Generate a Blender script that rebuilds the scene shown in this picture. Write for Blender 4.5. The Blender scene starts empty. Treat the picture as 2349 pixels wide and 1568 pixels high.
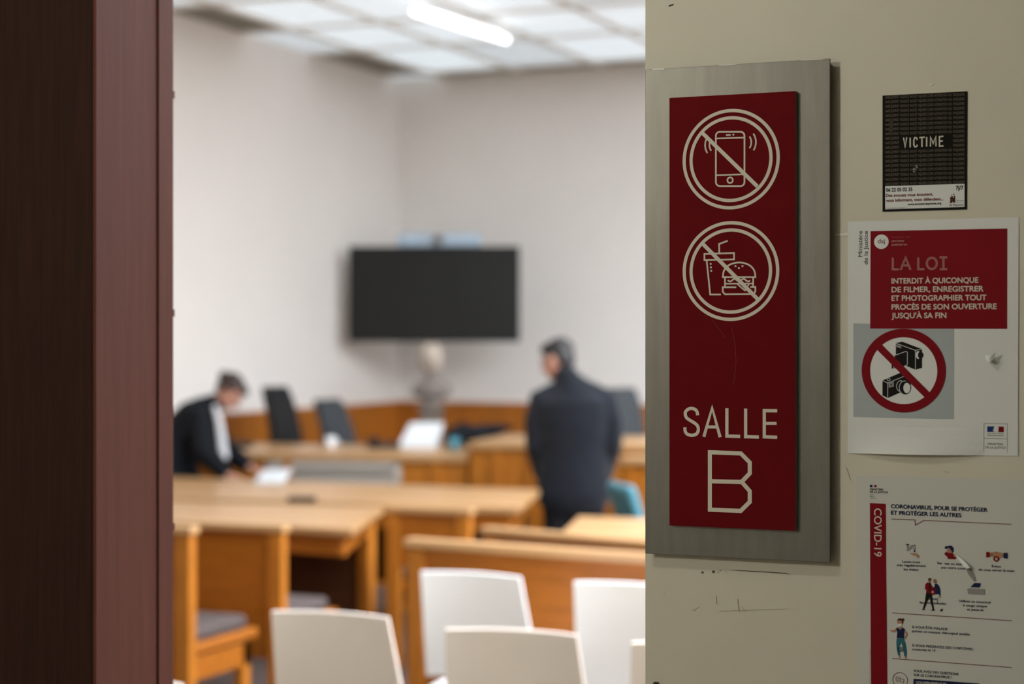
import bpy, bmesh, math, random
from mathutils import Vector, Matrix
random.seed(7)
S = bpy.context.scene
COL = S.collection

# ------------------------------------------------------------------ camera, world, light, exposure
F, H, HOR, CX = 4100.0, 1.62, 775.0, 1174.5        # focal length in pixels, eye height, horizon row, centre column
YAW = math.atan2(F, 9675.0)
CS, SN = math.cos(YAW), math.sin(YAW)
cam = bpy.data.cameras.new('camera'); cam_o = bpy.data.objects.new('camera', cam); COL.objects.link(cam_o)
cam_o.location = (0, 0, H); cam_o.rotation_euler = (math.pi / 2, 0, YAW)
cam.sensor_width = 36.0; cam.lens = F / 2349 * 36; cam.shift_y = -9 / 2349
cam.clip_start = 0.05; cam.clip_end = 60
cam.dof.use_dof = True; cam.dof.focus_distance = 2.37; cam.dof.aperture_fstop = 2.95
S.camera = cam_o
w = bpy.data.worlds.new('world'); S.world = w; w.use_nodes = True
w.node_tree.nodes['Background'].inputs[0].default_value = (0.5, 0.6, 0.7, 1)
w.node_tree.nodes['Background'].inputs[1].default_value = 0.05
vs = S.view_settings
vs.view_transform = 'Standard'; vs.look = 'None'; vs.exposure = 0.0; vs.gamma = 1.0; vs.use_curve_mapping = False

def lamp(name, kind, loc, energy, color, size, aim=None, size_y=None):
    l = bpy.data.lights.new(name, kind); l.energy = energy; l.color = color
    if kind == 'AREA':
        l.size = size
        if size_y: l.shape = 'RECTANGLE'; l.size_y = size_y
    else: l.shadow_soft_size = size
    o = bpy.data.objects.new(name, l); o.location = loc; COL.objects.link(o)
    if aim is not None:
        o.rotation_euler = (Vector(aim) - Vector(loc)).to_track_quat('-Z', 'Y').to_euler()
    return o
# two corridor ceiling downlights (their housings are built with the corridor)
CORR_LAMPS = [(-1.20, 1.20, 2.74, 12.5, 0.03), (-2.60, -1.0, 2.74, 96.0, 0.05)]
for x, y, z, e, r in CORR_LAMPS:
    lamp('corridor_lamp', 'POINT', (x, y, z - 0.06), e, (1.0, 0.985, 0.88), r)
SKY_BOOST, SKY_MID, SKY_SOFT = 14.3, 0.60, 0.40      # brightness of the glazed ceiling fields; strong ones unseen, boosted to light the room

# ------------------------------------------------------------------ survey helpers
def ray(px, py):
    r = (px - CX) / F
    return r * CS - SN, r * SN + CS, (HOR - py) / F
def at(px, py, z):                  # point at height z seen at px, py
    a, b, s = ray(px, py); d = (z - H) / s
    return Vector((a * d, b * d, z))
def atd(px, py, d):                 # point at depth d
    a, b, s = ray(px, py)
    return Vector((a * d, b * d, H + s * d))
YW = 2.283                          # corridor face of the wall
def on_wall(px, py, off=0.0):       # (x, z) on the corridor wall, off = how far the face stands proud of it
    a, b, s = ray(px, py); d = (YW - off) / b
    return a * d, H + s * d

# ------------------------------------------------------------------ materials
def mat(name, col, rough=0.6, metal=0.0, var=0.0, scale=8.0, stretch=(1, 1, 1), bump=0.0, emit=None, estr=0.0, spec=0.5, col2=None, sheen=0.0):
    m = bpy.data.materials.new(name); m.use_nodes = True
    nt = m.node_tree; b = nt.nodes['Principled BSDF']
    b.inputs['Roughness'].default_value = rough; b.inputs['Metallic'].default_value = metal
    b.inputs['Specular IOR Level'].default_value = spec
    b.inputs['Base Color'].default_value = (*col, 1)
    if sheen: b.inputs['Sheen Weight'].default_value = sheen
    if var or bump:
        tc = nt.nodes.new('ShaderNodeTexCoord'); mp = nt.nodes.new('ShaderNodeMapping'); nz = nt.nodes.new('ShaderNodeTexNoise')
        mp.inputs['Scale'].default_value = stretch
        nz.inputs['Scale'].default_value = scale; nz.inputs['Detail'].default_value = 6; nz.inputs['Roughness'].default_value = 0.6
        nt.links.new(tc.outputs['Object'], mp.inputs['Vector']); nt.links.new(mp.outputs['Vector'], nz.inputs['Vector'])
        if var:
            cr = nt.nodes.new('ShaderNodeValToRGB')
            c2 = col2 or tuple(c * (1 - var) for c in col); c1 = tuple(min(1, c * (1 + var * 0.6)) for c in col)
            cr.color_ramp.elements[0].position = 0.3; cr.color_ramp.elements[1].position = 0.7
            cr.color_ramp.elements[0].color = (*c2, 1); cr.color_ramp.elements[1].color = (*c1, 1)
            nt.links.new(nz.outputs['Fac'], cr.inputs['Fac']); nt.links.new(cr.outputs['Color'], b.inputs['Base Color'])
        if bump:
            bp = nt.nodes.new('ShaderNodeBump'); bp.inputs['Strength'].default_value = bump; bp.inputs['Distance'].default_value = 0.002
            nt.links.new(nz.outputs['Fac'], bp.inputs['Height']); nt.links.new(bp.outputs['Normal'], b.inputs['Normal'])
    if emit is not None:
        b.inputs['Emission Color'].default_value = (*emit, 1); b.inputs['Emission Strength'].default_value = estr
    return m
M = {}
M['corr_wall'] = mat('cream painted plaster', (0.59, 0.555, 0.46), 0.55, var=0.05, scale=3, bump=0.25)
M['corr_ceil'] = mat('corridor ceiling paint', (0.5, 0.48, 0.42), 0.8)
M['corr_floor'] = mat('corridor linoleum', (0.16, 0.13, 0.11), 0.45, var=0.15, scale=5)
M['room_wall'] = mat('white room plaster', (0.81, 0.762, 0.715), 0.75, var=0.02, scale=2)
M['carpet'] = mat('brown grey carpet', (0.085, 0.055, 0.046), 0.95, var=0.25, scale=60)
M['honey'] = mat('honey oak', (0.35, 0.105, 0.010), 0.38, var=0.22, scale=5, stretch=(1.0, 6, 9), spec=0.3)
M['honey_v'] = mat('honey oak upright grain', (0.45, 0.150, 0.016), 0.42, var=0.22, scale=5, stretch=(9, 9, 1.0), spec=0.3)
M['honey_top'] = mat('pale oak table top', (0.50, 0.275, 0.115), 0.33, var=0.12, scale=4, stretch=(1.0, 7, 7), spec=0.7)
M['wains'] = mat('oak wall panelling', (0.42, 0.135, 0.015), 0.45, spec=0.3, var=0.22, scale=4, stretch=(5, 5, 1))
M['jamb'] = mat('dark stained wood', (0.031, 0.0125, 0.0085), 0.65, spec=0.08, var=0.3, scale=22, stretch=(6, 6, 0.22), bump=0.15)
M['jamb_edge'] = mat('reddish brown painted wood', (0.098, 0.034, 0.023), 0.6, spec=0.06, var=0.12, scale=12, stretch=(6, 6, 0.3), bump=0.1)
M['alu'] = mat('brushed grey aluminium', (0.165, 0.158, 0.142), 0.38, metal=0.75, var=0.12, scale=60, stretch=(1, 1, 0.12))
M['alu_dark'] = mat('dark aluminium rim', (0.05, 0.05, 0.05), 0.5, metal=0.6)
M['sign_red'] = mat('dark red sign paint', (0.122, 0.0050, 0.0075), 0.65, spec=0.03, var=0.08, scale=40)
M['acrylic'] = mat('clear edge acrylic', (0.40, 0.38, 0.33), 0.3)
M['cream_ink'] = mat('cream lettering', (0.62, 0.575, 0.49), 0.6, spec=0.08)
M['scratch'] = mat('pale scratch', (0.21, 0.03, 0.03), 0.5)
M['paper'] = mat('white printed paper', (0.67, 0.685, 0.68), 0.6, var=0.02, scale=6, bump=0.05)
M['paper_edge'] = mat('clear adhesive film', (0.60, 0.57, 0.49), 0.25, var=0.02, scale=6, bump=0.15)
M['ink_red'] = mat('red print', (0.19, 0.005, 0.011), 0.6, spec=0.08)
M['ink_dred'] = mat('dull red print', (0.14, 0.02, 0.022), 0.6, spec=0.08)
M['ink_black'] = mat('black print', (0.011, 0.010, 0.009), 0.6, spec=0.08)
M['ink_grey'] = mat('grey print', (0.075, 0.075, 0.08), 0.6, spec=0.08)
M['ink_pink'] = mat('pinkish print', (0.52, 0.30, 0.27), 0.6, spec=0.08)
M['ink_faint'] = mat('faint pink print', (0.30, 0.05, 0.055), 0.6, spec=0.08)
M['ink_navy'] = mat('navy print', (0.012, 0.018, 0.062), 0.6, spec=0.08)
M['ink_blue'] = mat('blue print', (0.02, 0.035, 0.17), 0.6, spec=0.08)
M['ink_teal'] = mat('teal print', (0.03, 0.13, 0.17), 0.6, spec=0.08)
M['ink_sky'] = mat('pale blue print', (0.36, 0.40, 0.42), 0.6, var=0.06, scale=5)
M['ink_skin'] = mat('skin tone print', (0.42, 0.22, 0.14), 0.6, spec=0.08)
M['ink_skin2'] = mat('tan skin print', (0.30, 0.14, 0.07), 0.6, spec=0.08)
M['ink_hair'] = mat('brown hair print', (0.06, 0.018, 0.016), 0.6, spec=0.08)
M['ink_lgrey'] = mat('light grey print', (0.27, 0.265, 0.26), 0.6, spec=0.08)
M['ink_beige'] = mat('beige small print', (0.15, 0.12, 0.095), 0.6, spec=0.08)
M['ink_blackbg'] = mat('black sticker', (0.010, 0.009, 0.007), 0.5, spec=0.04)
M['white_pl'] = mat('white plastic', (0.93, 0.93, 0.935), 0.45)
M['taupe_pl'] = mat('taupe laminate', (0.77, 0.68, 0.59), 0.5, var=0.03, scale=5)
M['ply_edge'] = mat('pale ply edge', (0.80, 0.68, 0.60), 0.5)
M['chrome'] = mat('satin steel', (0.45, 0.46, 0.48), 0.3, metal=0.9)
M['black_pl'] = mat('black plastic', (0.010, 0.010, 0.010), 0.5, spec=0.25)
M['screen'] = mat('black glass screen', (0.012, 0.012, 0.011), 0.4, spec=0.22)
M['leather'] = mat('black leather', (0.010, 0.011, 0.012), 0.6, spec=0.25, var=0.2, scale=30)
M['grey_fab'] = mat('charcoal grey fabric', (0.045, 0.05, 0.055), 0.85, var=0.15, scale=60)
M['cushion'] = mat('grey brown cushion fabric', (0.085, 0.061, 0.056), 0.9, var=0.2, scale=60)
M['teal_fab'] = mat('teal upholstery', (0.07, 0.23, 0.29), 0.8, var=0.15, scale=40)
M['robe'] = mat('black court gown', (0.008, 0.009, 0.012), 0.85, spec=0.15, var=0.2, scale=20)
M['jacket'] = mat('dark slate blue jacket', (0.0085, 0.0100, 0.0145), 0.85, spec=0.15, var=0.3, scale=9, bump=0.5, sheen=0.12)
M['trousers'] = mat('black trousers', (0.008, 0.008, 0.010), 0.85, spec=0.15)
M['skin'] = mat('skin', (0.50, 0.245, 0.175), 0.5)
M['hair'] = mat('dark brown hair', (0.030, 0.014, 0.009), 0.55, var=0.3, scale=40)
M['hair_man'] = mat('short black hair', (0.022, 0.018, 0.018), 0.6, var=0.3, scale=60)
M['white_cloth'] = mat('white linen', (0.72, 0.72, 0.74), 0.8)
M['sheet'] = mat('white sheets', (0.66, 0.67, 0.68), 0.6)
M['grille'] = mat('pale metal grille', (0.56, 0.50, 0.44), 0.5)
M['slat'] = mat('grey beige slats', (0.36, 0.32, 0.275), 0.5)
M['knee_shade'] = mat('oak darkened for knee shade', (0.075, 0.024, 0.007), 0.6, spec=0.2, var=0.25, scale=5, stretch=(1, 6, 6))  # shade of the knee space under the tables, put into the panel colour
M['dark_gap'] = mat('dark recess', (0.05, 0.045, 0.04), 0.9)
M['marble'] = mat('pale plaster', (0.52, 0.435, 0.36), 0.6, var=0.05, scale=10)
M['bronze'] = mat('grey bronze', (0.24, 0.20, 0.175), 0.5, var=0.2, scale=15)
M['plinth'] = mat('grey brown stone', (0.19, 0.145, 0.115), 0.6, var=0.15, scale=10)
M['pale_blue_pl'] = mat('pale blue plastic', (0.42, 0.53, 0.64), 0.5)
M['beam'] = mat('beige ceiling grid', (0.76, 0.72, 0.66), 0.7)
M['dull_tile'] = mat('dull grey ceiling tile', (0.26, 0.245, 0.20), 0.8, var=0.1, scale=20)
def glow(name, c, s): return mat(name, (0.75, 0.78, 0.8), 0.6, emit=c, estr=s)
M['sky_boost'] = glow('unseen boosted ceiling glazing', (0.84, 0.92, 1.0), SKY_BOOST)
M['sky_b'] = glow('daylit glazing', (0.78, 0.91, 1.0), SKY_MID)
M['sky_c'] = glow('soft daylit glazing', (0.72, 0.87, 0.98), SKY_SOFT)
M['tube'] = glow('lit fluorescent tube', (1, 1, 1), 4.5)
M['bulb'] = glow('lit downlight lens', (1, 0.9, 0.72), 6.0)
M['reflect_streak'] = mat('painted reflection streak', (0.040, 0.024, 0.021), 0.4, spec=0.2)
M['knob'] = mat('dark steel knob', (0.05, 0.045, 0.04), 0.25, metal=0.8)
M['mark'] = mat('dark scuff mark', (0.05, 0.045, 0.035), 0.8)
M['mark2'] = mat('faint scuff mark', (0.40, 0.36, 0.28), 0.7)
M['glint'] = mat('tape and painted edge glint', (0.85, 0.83, 0.77), 0.2)  # pale colour paints glints on tape and plate edge
M['eye'] = mat('dark eye', (0.02, 0.015, 0.012), 0.3)

# ------------------------------------------------------------------ object helpers
def link(name, me, parent=None):
    o = bpy.data.objects.new(name, me); COL.objects.link(o)
    if parent is not None: o.parent = parent
    return o
def tag(o, label=None, cat=None, group=None, kind=None):
    if label: o['label'] = label
    if cat: o['category'] = cat
    if group: o['group'] = group
    if kind: o['kind'] = kind
    return o
def thing(name, label, cat, loc=(0, 0, 0), rotz=0.0, group=None):
    o = bpy.data.objects.new(name, None); COL.objects.link(o); o.empty_display_size = 0.1
    o.location = loc; o.rotation_euler = (0, 0, rotz)
    return tag(o, label, cat, group)
def build(name, bm, m, parent=None, smooth=False, bev=0.0, world=True, label=None):
    """one mesh object; a bmesh drawn in world coordinates is moved under its (unrotated) parent"""
    if parent is not None and world:
        p, off = parent, Vector((0, 0, 0))
        while p is not None: off += p.location; p = p.parent
        bmesh.ops.translate(bm, verts=bm.verts, vec=-off)
    bmesh.ops.recalc_face_normals(bm, faces=bm.faces)
    me = bpy.data.meshes.new(name); bm.to_mesh(me); bm.free()
    for k in (m if isinstance(m, (list, tuple)) else [m]): me.materials.append(k)
    if smooth:
        for p in me.polygons: p.use_smooth = True
    o = link(name, me, parent)
    if bev:
        b = o.modifiers.new('bevel', 'BEVEL'); b.width = bev; b.segments = 2; b.limit_method = 'ANGLE'
    if label: o['label'] = label
    return o
def structure(o): o['kind'] = 'structure'; return o
def B(): return bmesh.new()
def box(bm, x0, x1, y0, y1, z0, z1, mi=0, mtx=None):
    vs_ = [bm.verts.new(v) for v in ((x0, y0, z0), (x1, y0, z0), (x1, y1, z0), (x0, y1, z0), (x0, y0, z1), (x1, y0, z1), (x1, y1, z1), (x0, y1, z1))]
    if mtx is not None:
        for v in vs_: v.co = mtx @ v.co
    for f in ((3, 2, 1, 0), (4, 5, 6, 7), (0, 1, 5, 4), (1, 2, 6, 5), (2, 3, 7, 6), (3, 0, 4, 7)):
        bm.faces.new([vs_[i] for i in f]).material_index = mi
    return vs_
def prism(bm, pts, z0, z1, mi=0):
    lo = [bm.verts.new((p[0], p[1], z0)) for p in pts]; hi = [bm.verts.new((p[0], p[1], z1)) for p in pts]
    n = len(pts)
    bm.faces.new(lo[::-1]).material_index = mi; bm.faces.new(hi).material_index = mi
    for i in range(n): bm.faces.new((lo[i], lo[(i + 1) % n], hi[(i + 1) % n], hi[i])).material_index = mi
def slab(bm, A, Bp, thick, z0, z1, mi=0):
    """upright slab from A to B (xy); thickness grows to the left of A->B"""
    A = Vector(A[:2]); Bp = Vector(Bp[:2]); d = (Bp - A).normalized(); n = Vector((-d.y, d.x)) * thick
    prism(bm, [A, Bp, Bp + n, A + n], z0, z1, mi)
def tube(bm, pts, radii, seg=14, side=None, cap=True):
    """closed swept tube with rounded ends; radii may be numbers or (along side, across) pairs"""
    pts = [Vector(p) for p in pts]; R = [(r, r) if not isinstance(r, tuple) else r for r in radii]
    if cap:
        def ends(p, q, r):
            d = (p - q).normalized(); k = min(r); out = []
            for a in (80, 55, 28):
                s = math.sin(math.radians(a)); c = math.cos(math.radians(a)); out.append((p + d * k * s, (r[0] * c, r[1] * c)))
            return out
        a = ends(pts[0], pts[1], R[0]); b = ends(pts[-1], pts[-2], R[-1])
        pts = [x[0] for x in a] + pts + [x[0] for x in b[::-1]]; R = [x[1] for x in a] + R + [x[1] for x in b[::-1]]
    n = len(pts); rings = []; prev = Vector(side) if side is not None else None
    for i in range(n):
        t = (pts[min(i + 1, n - 1)] - pts[max(i - 1, 0)]).normalized()
        if prev is None: prev = Vector((1, 0, 0)) if abs(t.x) < 0.8 else Vector((0, 1, 0))
        u = (prev - t * prev.dot(t)).normalized(); v = t.cross(u)
        if side is None: prev = u
        rings.append([bm.verts.new(pts[i] + u * R[i][0] * math.cos(2 * math.pi * k / seg) + v * R[i][1] * math.sin(2 * math.pi * k / seg)) for k in range(seg)])
    for i in range(n - 1):
        for k in range(seg):
            bm.faces.new((rings[i][k], rings[i][(k + 1) % seg], rings[i + 1][(k + 1) % seg], rings[i + 1][k]))
    bm.faces.new(rings[0][::-1]); bm.faces.new(rings[-1])
def ball(bm, c, r, rot=None, u=18, v=12):
    m = Matrix.Translation(Vector(c)) @ (rot.to_4x4() if rot is not None else Matrix.Identity(4)) @ Matrix.Diagonal((*((r,) * 3 if not isinstance(r, tuple) else r), 1))
    bmesh.ops.create_uvsphere(bm, u_segments=u, v_segments=v, radius=1.0, matrix=m)
def lathe(bm, prof, c=(0, 0, 0), seg=24):
    rings = [[bm.verts.new((c[0] + r * math.cos(2 * math.pi * k / seg), c[1] + r * math.sin(2 * math.pi * k / seg), c[2] + z)) for k in range(seg)] for r, z in prof]
    for i in range(len(rings) - 1):
        for k in range(seg): bm.faces.new((rings[i][k], rings[i][(k + 1) % seg], rings[i + 1][(k + 1) % seg], rings[i + 1][k]))
    bm.faces.new(rings[0][::-1]); bm.faces.new(rings[-1])
def fuse(name, bm, m, parent, voxel=0.008, smooth_n=3, label=None):
    """overlapping closed shapes melted into one continuous skin"""
    me = bpy.data.meshes.new(name); bm.to_mesh(me); bm.free()
    t = bpy.data.objects.new('tmp', me); COL.objects.link(t)
    r = t.modifiers.new('r', 'REMESH'); r.mode = 'VOXEL'; r.voxel_size = voxel
    s = t.modifiers.new('s', 'SMOOTH'); s.factor = 0.5; s.iterations = smooth_n
    dg = bpy.context.evaluated_depsgraph_get(); dg.update()
    out = bpy.data.meshes.new_from_object(t.evaluated_get(dg))
    bpy.data.objects.remove(t); bpy.data.meshes.remove(me)
    out.name = name; out.materials.clear(); out.materials.append(m)
    for p in out.polygons: p.use_smooth = True
    o = link(name, out, parent)
    if label: o['label'] = label
    return o

# ------------------------------------------------------------------ flat printing on the corridor wall
class Ink:
    """flat printed shapes on a face parallel to the wall; u = x, v = z in metres"""
    def __init__(self, off): self.bm = B(); self.off = off; self.y = YW - off; self.mats = []; self.n = 0
    def mi(self, m):
        if m not in self.mats: self.mats.append(m)
        return self.mats.index(m)
    def fill(self, uv, m, lift=0.0):
        self.n += 1; lift += (self.n % 20) * 3e-6          # neighbouring patches never share one plane
        vs_ = [self.bm.verts.new((u, self.y - lift, v)) for u, v in uv]
        f = self.bm.faces.new(vs_); f.material_index = self.mi(m)
        return f
    def stroke(self, uv, wd, m, closed=False, lift=0.0):
        P = [Vector(p) for p in uv]; n = len(P); L, Rr = [], []
        for i in range(n):
            if closed: a, b, c = P[i - 1], P[i], P[(i + 1) % n]
            else: a, b, c = P[max(i - 1, 0)], P[i], P[min(i + 1, n - 1)]
            d1 = (b - a).normalized() if (b - a).length > 1e-9 else (c - b).normalized()
            d2 = (c - b).normalized() if (c - b).length > 1e-9 else d1
            n1 = Vector((-d1.y, d1.x)); n2 = Vector((-d2.y, d2.x)); mm = n1 + n2
            mm = mm.normalized() if mm.length > 1e-6 else n1
            k = wd / 2 / max(0.45, mm.dot(n1))
            L.append(b + mm * k); Rr.append(b - mm * k)
        for i in range(n if closed else n - 1):
            j = (i + 1) % n; self.fill([Rr[i], Rr[j], L[j], L[i]], m, lift)
    def done(self, name, parent, label=None):
        o = build(name, self.bm, [M[k] for k in self.mats], parent, label=label)
        return o
def W(off):                          # survey reading -> wall metres
    return lambda px, py: on_wall(px, py, off)
def crop(x0, y0, k, off):            # reading taken from an enlarged detail
    return lambda x, y: on_wall(x0 + x / k, y0 + y / k, off)
def arc(c, r, a0, a1, n=40, ry=None):
    return [(c[0] + r * math.cos(math.radians(a0 + (a1 - a0) * i / n)), c[1] + (ry or r) * math.sin(math.radians(a0 + (a1 - a0) * i / n))) for i in range(n + 1)]
def ring(c, r, n=72): return arc(c, r, 0, 360, n)[:-1]

_cache = {}
def font_mesh(s, weight):
    key = (s, weight)
    if key in _cache: return _cache[key]
    cu = bpy.data.curves.new('t', 'FONT'); cu.body = s; cu.size = 1.0; cu.offset = weight; cu.resolution_u = 4; cu.fill_mode = 'FRONT'
    cu.dimensions = '2D'
    t = bpy.data.objects.new('t', cu); COL.objects.link(t)
    dg = bpy.context.evaluated_depsgraph_get(); dg.update()
    me = bpy.data.meshes.new_from_object(t.evaluated_get(dg))
    V = [(v.co.x, v.co.y) for v in me.vertices]; P = [tuple(p.vertices) for p in me.polygons]
    bpy.data.objects.remove(t); bpy.data.meshes.remove(me); bpy.data.curves.remove(cu)
    _cache[key] = (V, P); return V, P
HCAP = max(v[1] for v in font_mesh('H', 0)[0])
def write(ink, s, O, width, cap, m, weight=0.0, ang=0.0, align='L', lift=0.0):
    """one line of lettering: O = left (or centre) end of the baseline, width and cap height in metres"""
    V, P = font_mesh(s, 0)
    if not V: return
    weight = max(0.0, weight)
    x0 = min(v[0] for v in V); x1 = max(v[0] for v in V); ku = width / (x1 - x0) if width else cap / HCAP; kv = cap / HCAP
    sh = -(x1 - x0) / 2 if align == 'C' else 0
    ca, sa = math.cos(ang), math.sin(ang); k = ink.mi(m)
    def vert(x, y, up):
        u = (x - x0 + sh) * ku; v = y * kv
        return ink.bm.verts.new((O[0] + u * ca - v * sa, ink.y - lift - up, O[1] + u * sa + v * ca))
    vs_ = [vert(x, y, 0) for x, y in V]; cnt = {}
    for p in P:
        try: ink.bm.faces.new([vs_[i] for i in p]).material_index = k
        except ValueError: pass
        for e in range(len(p)):
            key = tuple(sorted((p[e], p[(e + 1) % len(p)]))); cnt[key] = cnt.get(key, 0) + 1
    if weight <= 0: return
    q = 0                                              # heavier letters: a thin rim along every outline edge
    for (i, j), c in cnt.items():
        if c != 1: continue
        p0, p1 = Vector(V[i]), Vector(V[j]); d = p1 - p0
        if d.length < 1e-6: continue
        d.normalize(); nn = Vector((-d.y, d.x)) * weight; d *= weight * 0.8; q += 1; up = 6e-6 + (q % 12) * 3e-6
        ink.bm.faces.new([vert(*r_, up) for r_ in (p0 - d - nn, p1 + d - nn, p1 + d + nn, p0 - d + nn)]).material_index = k
def line(ink, s, a, b, cap_px, fn, m, weight=0.0, k=1.0, lift=0.0):
    """lettering running from reading a to reading b along its baseline"""
    p, q = fn(*a), fn(*b)
    c = abs(fn(a[0], a[1] - cap_px)[1] - p[1])
    write(ink, s, p, abs(q[0] - p[0]), c, m, weight, 0.0, 'L', lift)

# ------------------------------------------------------------------ corridor and door wall
WT = 0.195                           # wall thickness
XL, XR = -1.654, -0.7727             # door opening
DOOR_H = 2.42
RX0, RX1, RY1, RZ = -7.267, 4.6, 14.52, 3.943
bm = B()
box(bm, XR, RX1 + 0.2, YW, YW + WT, 0, RZ + 0.25)
box(bm, RX0 - 0.2, XL - 0.06, YW, YW + WT, 0, RZ + 0.25)
box(bm, XL - 0.06, XR, YW, YW + WT, DOOR_H, RZ + 0.25)
wf = structure(build('wall_front', bm, M['corr_wall']))
sc = Ink(0.0006)
z3 = crop(1470, 1240, 4.432, 0)
sc.fill([z3(860, 290), z3(1000, 297), z3(1320, 314), z3(1480, 326), z3(1525, 345), z3(1470, 333), z3(1300, 321), z3(1000, 303)], 'mark')
for x, y, r in ((628, 318, 11), (738, 314, 14), (790, 320, 5), (808, 300, 6), (1015, 336, 4), (238, 537, 4), (870, 318, 4)):
    sc.fill([z3(x + r * math.cos(a) * (1 + .4 * math.sin(3 * a + x)), y + r * math.sin(a)) for a in [i * .7854 for i in range(8)]], 'mark')
sc.stroke([z3(985, 590), z3(990, 650), z3(1000, 720)], 0.0012, 'mark2')
sc.stroke([z3(800, 712), z3(1000, 706), z3(1480, 690)], 0.0006, 'mark2')
sc.stroke([z3(765, 560), z3(772, 640)], 0.0006, 'mark2')
wz = W(0)
sc.stroke([wz(1534, 14), wz(1545, 10)], 0.0016, 'mark')
sc.stroke([wz(1941, 1071), wz(1946, 1085), wz(1951, 1101)], 0.0009, 'mark2')
sc.stroke([wz(2165, 1081), wz(2178, 1083)], 0.0010, 'mark2')
for (a, b) in (((1590, 1400), (1604, 1391)), ((1700, 1388), (1712, 1404))): sc.stroke([wz(*a), wz(*b)], 0.0006, 'mark2')
sc.done('scuff_mark', wf)
gl = Ink(0.0009); gl.fill([wz(2131, 195.5), wz(2134, 196.5), wz(2141, 193), wz(2142.5, 190.5), wz(2136, 192)], 'glint')
tag(gl.done('tape_scrap', None), 'tiny glossy scrap of clear tape above the black sticker', 'tape')

structure(build('floor_corridor', (lambda b: (box(b, -5.0, 4.8, -1.6, YW, -0.1, 0.0), b)[1])(B()), M['corr_floor']))
structure(build('ceiling_corridor', (lambda b: (box(b, -5.0, 4.8, -1.6, YW, 2.80, 2.9), b)[1])(B()), M['corr_ceil']))
bm = B(); box(bm, -5.0, 4.8, -1.75, -1.6, 0, 2.9); structure(build('wall_back', bm, M['corr_wall']))
bm = B(); box(bm, -5.15, -5.0, -1.75, YW, 0, 2.9); structure(build('wall_corridor_left', bm, M['corr_wall']))
bm = B(); box(bm, 4.8, 4.95, -1.75, YW, 0, 2.9); structure(build('wall_corridor_right', bm, M['corr_wall']))
for i, (x, y, z, e, r) in enumerate(CORR_LAMPS):
    t = thing('corridor_downlight', ('round corridor downlight close to the door wall', 'round corridor downlight above the middle of the corridor')[i], 'ceiling light', (x, y, 2.80), group='corridor downlights')
    bm = B(); lathe(bm, [(r + 0.045, -0.001), (r + 0.05, -0.012), (r + 0.015, -0.014), (r + 0.01, -0.003)]); build('trim_ring', bm, M['white_pl'], t, world=False)

# door frame: dark casing on the corridor face and the red-brown reveal
door = bpy.data.objects.new('door_1', None); COL.objects.link(door); door.location = (XL, YW, 0); structure(door)
bm = B(); box(bm, XL - 0.62, XL, YW - 0.022, YW + 0.004, 0, DOOR_H + 0.1); build('casing', bm, M['jamb'], door, bev=0.0015)
bm = B(); box(bm, XL - 0.058, XL + 0.001, YW + 0.004, YW + 0.195, 0, DOOR_H); build('jamb_lining', bm, M['jamb_edge'], door)
bm = B(); box(bm, XL + 0.001, XL + 0.007, YW - 0.022, YW + 0.045, 0, DOOR_H); build('door_stop', bm, M['jamb_edge'], door, bev=0.001)
bm = B(); box(bm, XL + 0.001, XL + 0.004, YW + 0.150, YW + 0.192, 0, DOOR_H); build('edge_strip', bm, M['jamb_edge'], door, bev=0.001)
bm = B()
for zz in (0.25, 1.305, 1.655, 2.012): box(bm, XL + 0.001, XL + 0.003, YW + 0.188, YW + 0.197, zz, zz + 0.012)
build('hinge_tip', bm, M['jamb_edge'], door)

# ------------------------------------------------------------------ the room shell
bm = B(); box(bm, RX0 - 0.2, RX1 + 0.2, YW, RY1 + 0.2, -0.1, 0.0); structure(build('floor', bm, M['carpet']))
bm = B(); box(bm, RX0 - 0.2, RX0, YW + WT, RY1 + 0.2, 0, RZ + 0.25); structure(build('wall_left', bm, M['room_wall']))
bm = B(); box(bm, RX0, RX1, RY1, RY1 + 0.2, 0, RZ + 0.25); structure(build('wall_far', bm, M['room_wall']))
bm = B(); box(bm, RX1, RX1 + 0.2, YW + WT, RY1 + 0.2, 0, RZ + 0.25); structure(build('wall_right', bm, M['room_wall']))
# oak wainscot on left and far walls
WZ = 1.05
bm = B(); box(bm, RX0, RX0 + 0.03, YW + WT + 0.3, RY1, 0, WZ - 0.03); box(bm, RX0, RX0 + 0.045, YW + WT + 0.3, RY1, WZ - 0.03, WZ)
for k in range(12): box(bm, RX0 + 0.03, RX0 + 0.036, 3.2 + k * 0.93, 3.215 + k * 0.93, 0, WZ - 0.03)
structure(build('trim_1', bm, M['wains']))
bm = B(); box(bm, RX0 + 0.03, RX1, RY1 - 0.03, RY1, 0, WZ - 0.03); box(bm, RX0 + 0.045, RX1, RY1 - 0.045, RY1, WZ - 0.03, WZ)
for k in range(12): box(bm, RX0 + 0.6 + k * 0.93, RX0 + 0.615 + k * 0.93, RY1 - 0.036, RY1 - 0.03, 0, WZ - 0.03)
structure(build('trim_2', bm, M['wains']))
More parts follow.
